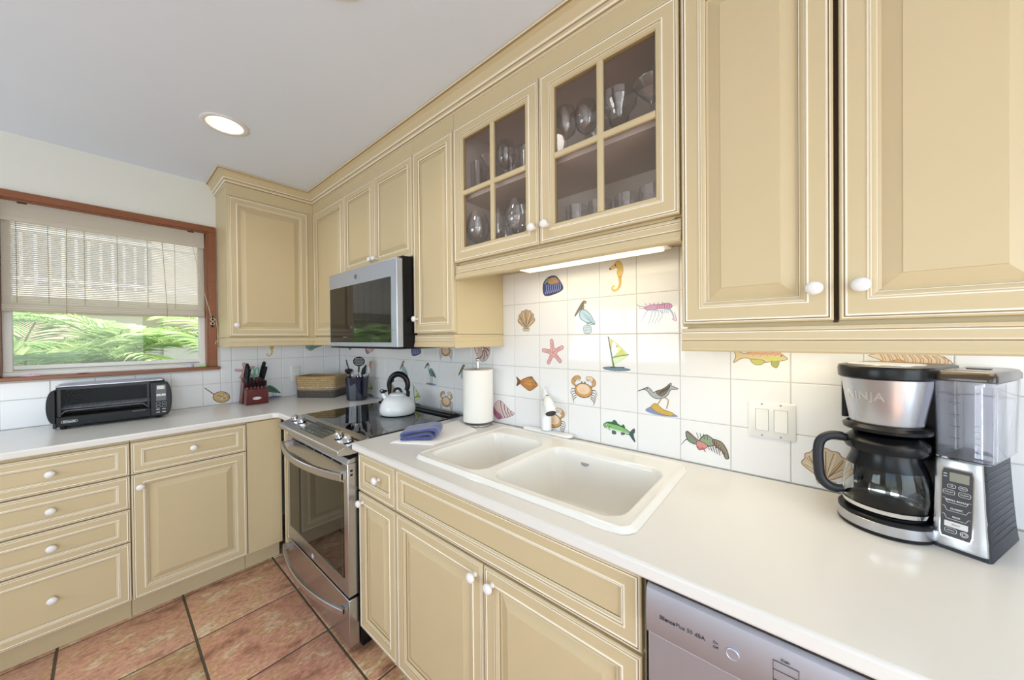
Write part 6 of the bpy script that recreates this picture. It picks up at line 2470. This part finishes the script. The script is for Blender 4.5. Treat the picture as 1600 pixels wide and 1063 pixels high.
STEM = [(0.032, 0.0), (0.033, 0.0015), (0.010, 0.006), (0.0042, 0.012), (0.0036, 0.045), (0.0040, 0.075)]
WINE = [(0.012, 0.080), (0.032, 0.098), (0.040, 0.125), (0.038, 0.155), (0.032, 0.182)]
BALL = [(0.012, 0.076), (0.038, 0.096), (0.052, 0.130), (0.048, 0.168), (0.036, 0.205)]
FLUTE = [(0.007, 0.078), (0.018, 0.098), (0.025, 0.140), (0.026, 0.200)]
MART = [(0.006, 0.090), (0.030, 0.118), (0.055, 0.150), (0.056, 0.152)]
MARG = [(0.010, 0.078), (0.030, 0.090), (0.036, 0.118), (0.056, 0.140), (0.060, 0.175)]
TUMB = [(0.031, 0.0), (0.034, 0.003), (0.037, 0.06), (0.040, 0.125)]
TALL = [(0.028, 0.0), (0.031, 0.003), (0.034, 0.09), (0.037, 0.165)]
BOWLF = [(0.012, 0.068), (0.034, 0.074), (0.050, 0.095), (0.052, 0.120), (0.050, 0.140)]
GLS = [
    (-0.255, -1.985, SH0, 'balloon_glass', BALL, STEM, 'round balloon wine glass, leftmost on the lower shelf behind the left glass door'),
    (-0.25, -2.095, SH0, 'champagne_flute', FLUTE, STEM, 'tall slim flute on the lower shelf behind the left glass door'),
    (-0.20, -2.150, SH0, 'wine_glass', WINE, STEM, 'wine glass just right of the tall flute on the lower shelf'),
    (-0.25, -2.205, SH0, 'goblet', BALL, STEM, 'wide goblet at the right end of the lower shelf behind the left glass door'),
    (-0.12, -2.05, SH0, 'wine_glass', WINE, STEM, 'wine glass at the back of the lower shelf between balloon glass and flute'),
    (-0.21, -1.945, SH1, 'tumbler', TALL, None, 'straight tall tumbler at the far left of the upper shelf'),
    (-0.22, -2.035, SH1, 'martini_glass', MART, STEM, 'wide v-shaped martini glass behind the upper left pane'),
    (-0.23, -2.130, SH1, 'wine_glass', WINE, STEM, 'wine glass with patterned bowl behind the second upper pane'),
    (-0.17, -2.195, SH1, 'tumbler', TALL, None, 'tall tumbler at the right end of the upper shelf behind the left glass door'),
    (-0.14, -2.10, SH1, 'tumbler', TALL, None, 'tall tumbler at the back of the upper shelf behind the left glass door'),
    (-0.25, -2.430, SH1, 'wine_glass', WINE, STEM, 'wine glass at the left end of the upper shelf behind the right glass door'),
    (-0.23, -2.500, SH1, 'wine_glass', WINE, STEM, 'second wine glass from the left on the upper shelf behind the right glass door'),
    (-0.14, -2.505, SH1, 'dessert_glass', BOWLF, STEM, 'footed bowl glass raised behind the two wine glasses on the upper shelf'),
    (-0.20, -2.605, SH1, 'margarita_glass', MARG, STEM, 'big wide margarita glass in the upper right pane'),
    (-0.22, -2.720, SH1, 'martini_glass', MART, STEM, 'large martini glass at the right edge of the upper right pane'),
    (-0.22, -2.455, SH0, 'tumbler', TUMB, None, 'clear tumbler at the left of the lower shelf behind the right glass door'),
    (-0.21, -2.540, SH0, 'tumbler', TUMB, None, 'second clear tumbler from the left on the lower right shelf'),
    (-0.20, -2.630, SH0, 'tumbler', TUMB, None, 'third clear tumbler from the left on the lower right shelf'),
    (-0.21, -2.715, SH0, 'tumbler', TUMB, None, 'clear tumbler at the right end of the lower right shelf'),
]
for x, y, z, nm, pr, ft, lab in GLS:
    lathe_glass(nm, pr, 0.0012, x, y, z, lab, 'glass', foot=ft)
RED = mat('red_band', (206, 70, 50), 0.3)
mb = MB(); mb.lathe([(0.030, 0.0), (0.032, 0.11), (0.030, 0.155), (0.0001, 0.156)], (-0.10, -2.235, SH1), seg=24)
o = mb.build('red_canister', RED); single(o, 'small red cup behind the glasses at the right of the upper left shelf', 'cup', base=(-0.10, -2.235, SH1))
mb = MB(); mb.lathe([(0.030, 0.0), (0.034, 0.125), (0.0325, 0.125), (0.028, 0.004), (0.0001, 0.004)], (-0.12, -2.765, SH0), seg=24)
o = mb.build('red_cup', RED); single(o, 'orange-red cup in the back corner of the lower right shelf', 'cup', base=(-0.12, -2.765, SH0))

# ------------------------------------------------------------------ outside the window
GRASS = mat('garden_ground', (120, 126, 84), 0.95, var=0.4, vscale=6)
o = MB().box(-9, 5, 0.13, 14, -0.35, -0.25).build('garden_ground', GRASS)
o['kind'] = 'structure'
STUC = mat('stucco_cream', (226, 222, 208), 0.85, bump=0.2, bscale=60, var=0.04)
TANM = mat('tan_render', (176, 154, 132), 0.85, var=0.08)
bld = thing('neighbour_building', (0.0, 6.0, -0.25), 'cream neighbouring building with an upstairs balcony rail seen through the blind', 'building')
mb = MB(); mb.box(-6.5, 3.5, 6.0, 7.5, -0.25, 4.6)
mb.build('building_wall', STUC, bld)
mb = MB(); mb.box(-6.5, 3.5, 4.9, 5.999, 1.98, 2.14)
mb.build('balcony_floor', STUC, bld)
mb = MB(); mb.box(-6.5, 3.5, 4.93, 4.99, 2.86, 2.93); mb.box(-6.5, 3.5, 4.94, 4.98, 2.20, 2.24)
rl = mb.build('balcony_railing', mat('white_metal_rail', (236, 236, 236), 0.4), bld)
for k in range(44):
    x = -4.0+k*0.115
    MB().box(x, x+0.028, 4.945, 4.975, 2.141, 2.859).build('baluster', MATS['white_metal_rail'], rl)
mb = MB(); mb.box(-3.6, -0.75, 5.97, 5.999, 2.141, 3.6)
mb.build('upper_window', mat('grey_glass', (150, 152, 152), 0.3), bld)  # even grey pane behind the balcony rail
mb = MB(); mb.box(-0.62, -0.52, 5.93, 5.999, -0.25, 2.10)
mb.build('downpipe', STUC, bld)
mb = MB()
mb.box(-2.9, -1.01, 4.55, 4.85, -0.25, 1.62)
o = mb.build('garden_wall', TANM); single(o, 'tan rendered garden wall behind the palms outside the window', 'wall', base=(-1.95, 4.7, -0.25))
mb = MB()
for k in range(8):
    mb.box(-1.30, -1.012, 4.535, 4.549, 0.9+0.09*k, 0.94+0.09*k)
mb.build('louvre', mat('louvre_grey', (128, 120, 104), 0.7), o)

LEAF = color_attr_mat('palm_leaf', 0.45, Specular_IOR_Level=0.3)
nt = LEAF.node_tree
_b = nt.nodes['Principled BSDF']
_tr = nt.nodes.new('ShaderNodeBsdfTranslucent')
_at = [n for n in nt.nodes if n.type == 'ATTRIBUTE'][0]
nt.links.new(_at.outputs['Color'], _tr.inputs[0])
_mx = nt.nodes.new('ShaderNodeMixShader')
_mx.inputs[0].default_value = 0.4
nt.links.new(_b.outputs[0], _mx.inputs[1])
nt.links.new(_tr.outputs[0], _mx.inputs[2])
nt.links.new(_mx.outputs[0], nt.nodes['Material Output'].inputs[0])


def frond_mesh(seed, L=0.95):
    rn = random.Random(seed)
    mb = MB()
    path = []
    for k in range(13):
        t_ = k/12
        path.append(Vector((L*(t_*0.92), 0, L*(0.62*t_-0.62*t_*t_))))
    g0 = (0.30, 0.40, 0.12)
    n0 = len(mb.f)
    mb.tube(path, [0.008*(1-0.8*k/12)+0.001 for k in range(13)], 0, 5)
    for i in range(n0, len(mb.f)):
        mb.col[i] = (0.42, 0.46, 0.16)
    for k in range(34):
        t_ = 0.12+0.86*k/33
        i = min(11, int(t_*12))
        p = path[i].lerp(path[i+1], t_*12-i)
        d = (path[i+1]-path[i]).normalized()
        for s_ in (-1, 1):
            ll = L*0.34*(sin(pi*min(1, t_*0.9+0.1))**0.6)*rn.uniform(0.85, 1.1)+0.03
            out = (d*0.62+Vector((0, s_*0.8, 0.10+rn.uniform(-.12, .12)))).normalized()
            w_ = 0.010
            up_ = Vector((0, 0, 1))
            sd = out.cross(up_).normalized()
            c_ = rn.uniform(0.75, 1.25)
            colr = (0.30*c_, 0.46*c_, 0.15*c_) if rn.random() < 0.75 else (0.60*c_, 0.68*c_, 0.32*c_)
            q = [p, p+out*ll*0.45+Vector((0, 0, -ll*0.04)), p+out*ll*0.8+Vector((0, 0, -ll*0.16)), p+out*ll+Vector((0, 0, -ll*0.30))]
            ws = [w_*0.5, w_, w_*0.7, 0.0006]
            ids = []
            for a, w2 in zip(q, ws):
                ids.append((mb.av(a+sd*w2), mb.av(a+Vector((0, 0, -w2*0.35))), mb.av(a-sd*w2)))
            for a, b_ in zip(ids, ids[1:]):
                mb.af((a[0], b_[0], b_[1], a[1]), 0, colr)
                mb.af((a[1], b_[1], b_[2], a[2]), 0, colr)
    return mb


PALMS = [(-2.10, 1.75, 1.05, 'areca palm with pale feathery fronds at the far left of the window'),
         (-1.78, 2.35, 1.22, 'areca palm behind the leftmost one, fronds arching over the garden wall'),
         (-1.45, 1.75, 1.02, 'areca palm in the middle of the window view'),
         (-1.66, 1.30, 0.95, 'areca palm closest to the glass at the left of the window'),
         (-1.25, 2.55, 1.20, 'areca palm in front of the right end of the garden wall'),
         (-0.36, 1.35, 1.10, 'areca palm whose frond tips reach in at the right edge of the window'),
         (-2.75, 2.6, 1.3, 'areca palm beyond the left edge of the window')]
fr_src = [frond_mesh(s_).build('frond', LEAF, None, smooth=False, normals=False) for s_ in (11, 12, 13)]
rn = random.Random(21)
for (x, y, hh, lab) in PALMS:
    P_ = thing('areca_palm', (x, y, -0.25), lab, 'palm', group='palms outside the window')
    for k in range(3):
        bx, by = rn.uniform(-.06, .06), rn.uniform(-.06, .06)
        MB().tube([(x+bx, y+by, -0.25), (x+bx*1.4, y+by*1.4, hh*0.45), (x+bx*1.5, y+by*1.5, hh-0.15)], [0.028, 0.022, 0.014], 0, 8).build('stem', mat('palm_stem', (156, 160, 96), 0.6, var=0.3, vscale=20), P_)
    nfr = 13
    for k in range(nfr):
        s_ = fr_src[k % 3]
        f_ = s_.copy()
        COL.objects.link(f_)
        f_.parent = P_
        f_.location = (rn.uniform(-.05, .05), rn.uniform(-.05, .05), hh+0.25+rn.uniform(-0.35, 0.05))
        f_.rotation_euler = (rn.uniform(-.25, .25), -radians(rn.uniform(-12, 42)), 2*pi*k/nfr+rn.uniform(-.2, .2))
for s_ in fr_src:
    bpy.data.objects.remove(s_)
# low shrub filling under the fronds
mb = MB()
rn = random.Random(5)
for k in range(5200):
    x, y = rn.uniform(-3.2, -0.95), rn.uniform(3.3, 4.2)
    top = 1.28+0.16*sin(x*5)+0.1*sin(x*11+1)
    z = -0.25+(top+0.25)*rn.random()**0.55
    a, b_ = rn.uniform(0, 2*pi), rn.uniform(-0.6, 0.6)
    d = Vector((cos(a)*cos(b_), sin(a)*cos(b_), sin(b_)))
    s1 = d.orthogonal().normalized()
    p = Vector((x, y, z))
    l_, w_ = 0.07, 0.024
    c_ = rn.uniform(0.6, 1.3)
    colr = (0.32*c_, 0.44*c_, 0.18*c_) if rn.random() < 0.86 else (0.62*c_, 0.52*c_, 0.22*c_)
    mb.af((mb.av(p), mb.av(p+d*l_*0.5+s1*w_), mb.av(p+d*l_), mb.av(p+d*l_*0.5-s1*w_)), 0, colr)
o = mb.build('shrub_foliage', LEAF, None, smooth=False, normals=False)
single(o, 'dense green shrub leaves filling the bed behind the palms', 'shrub', kind='stuff', base=(-2.0, 3.75, -0.25))
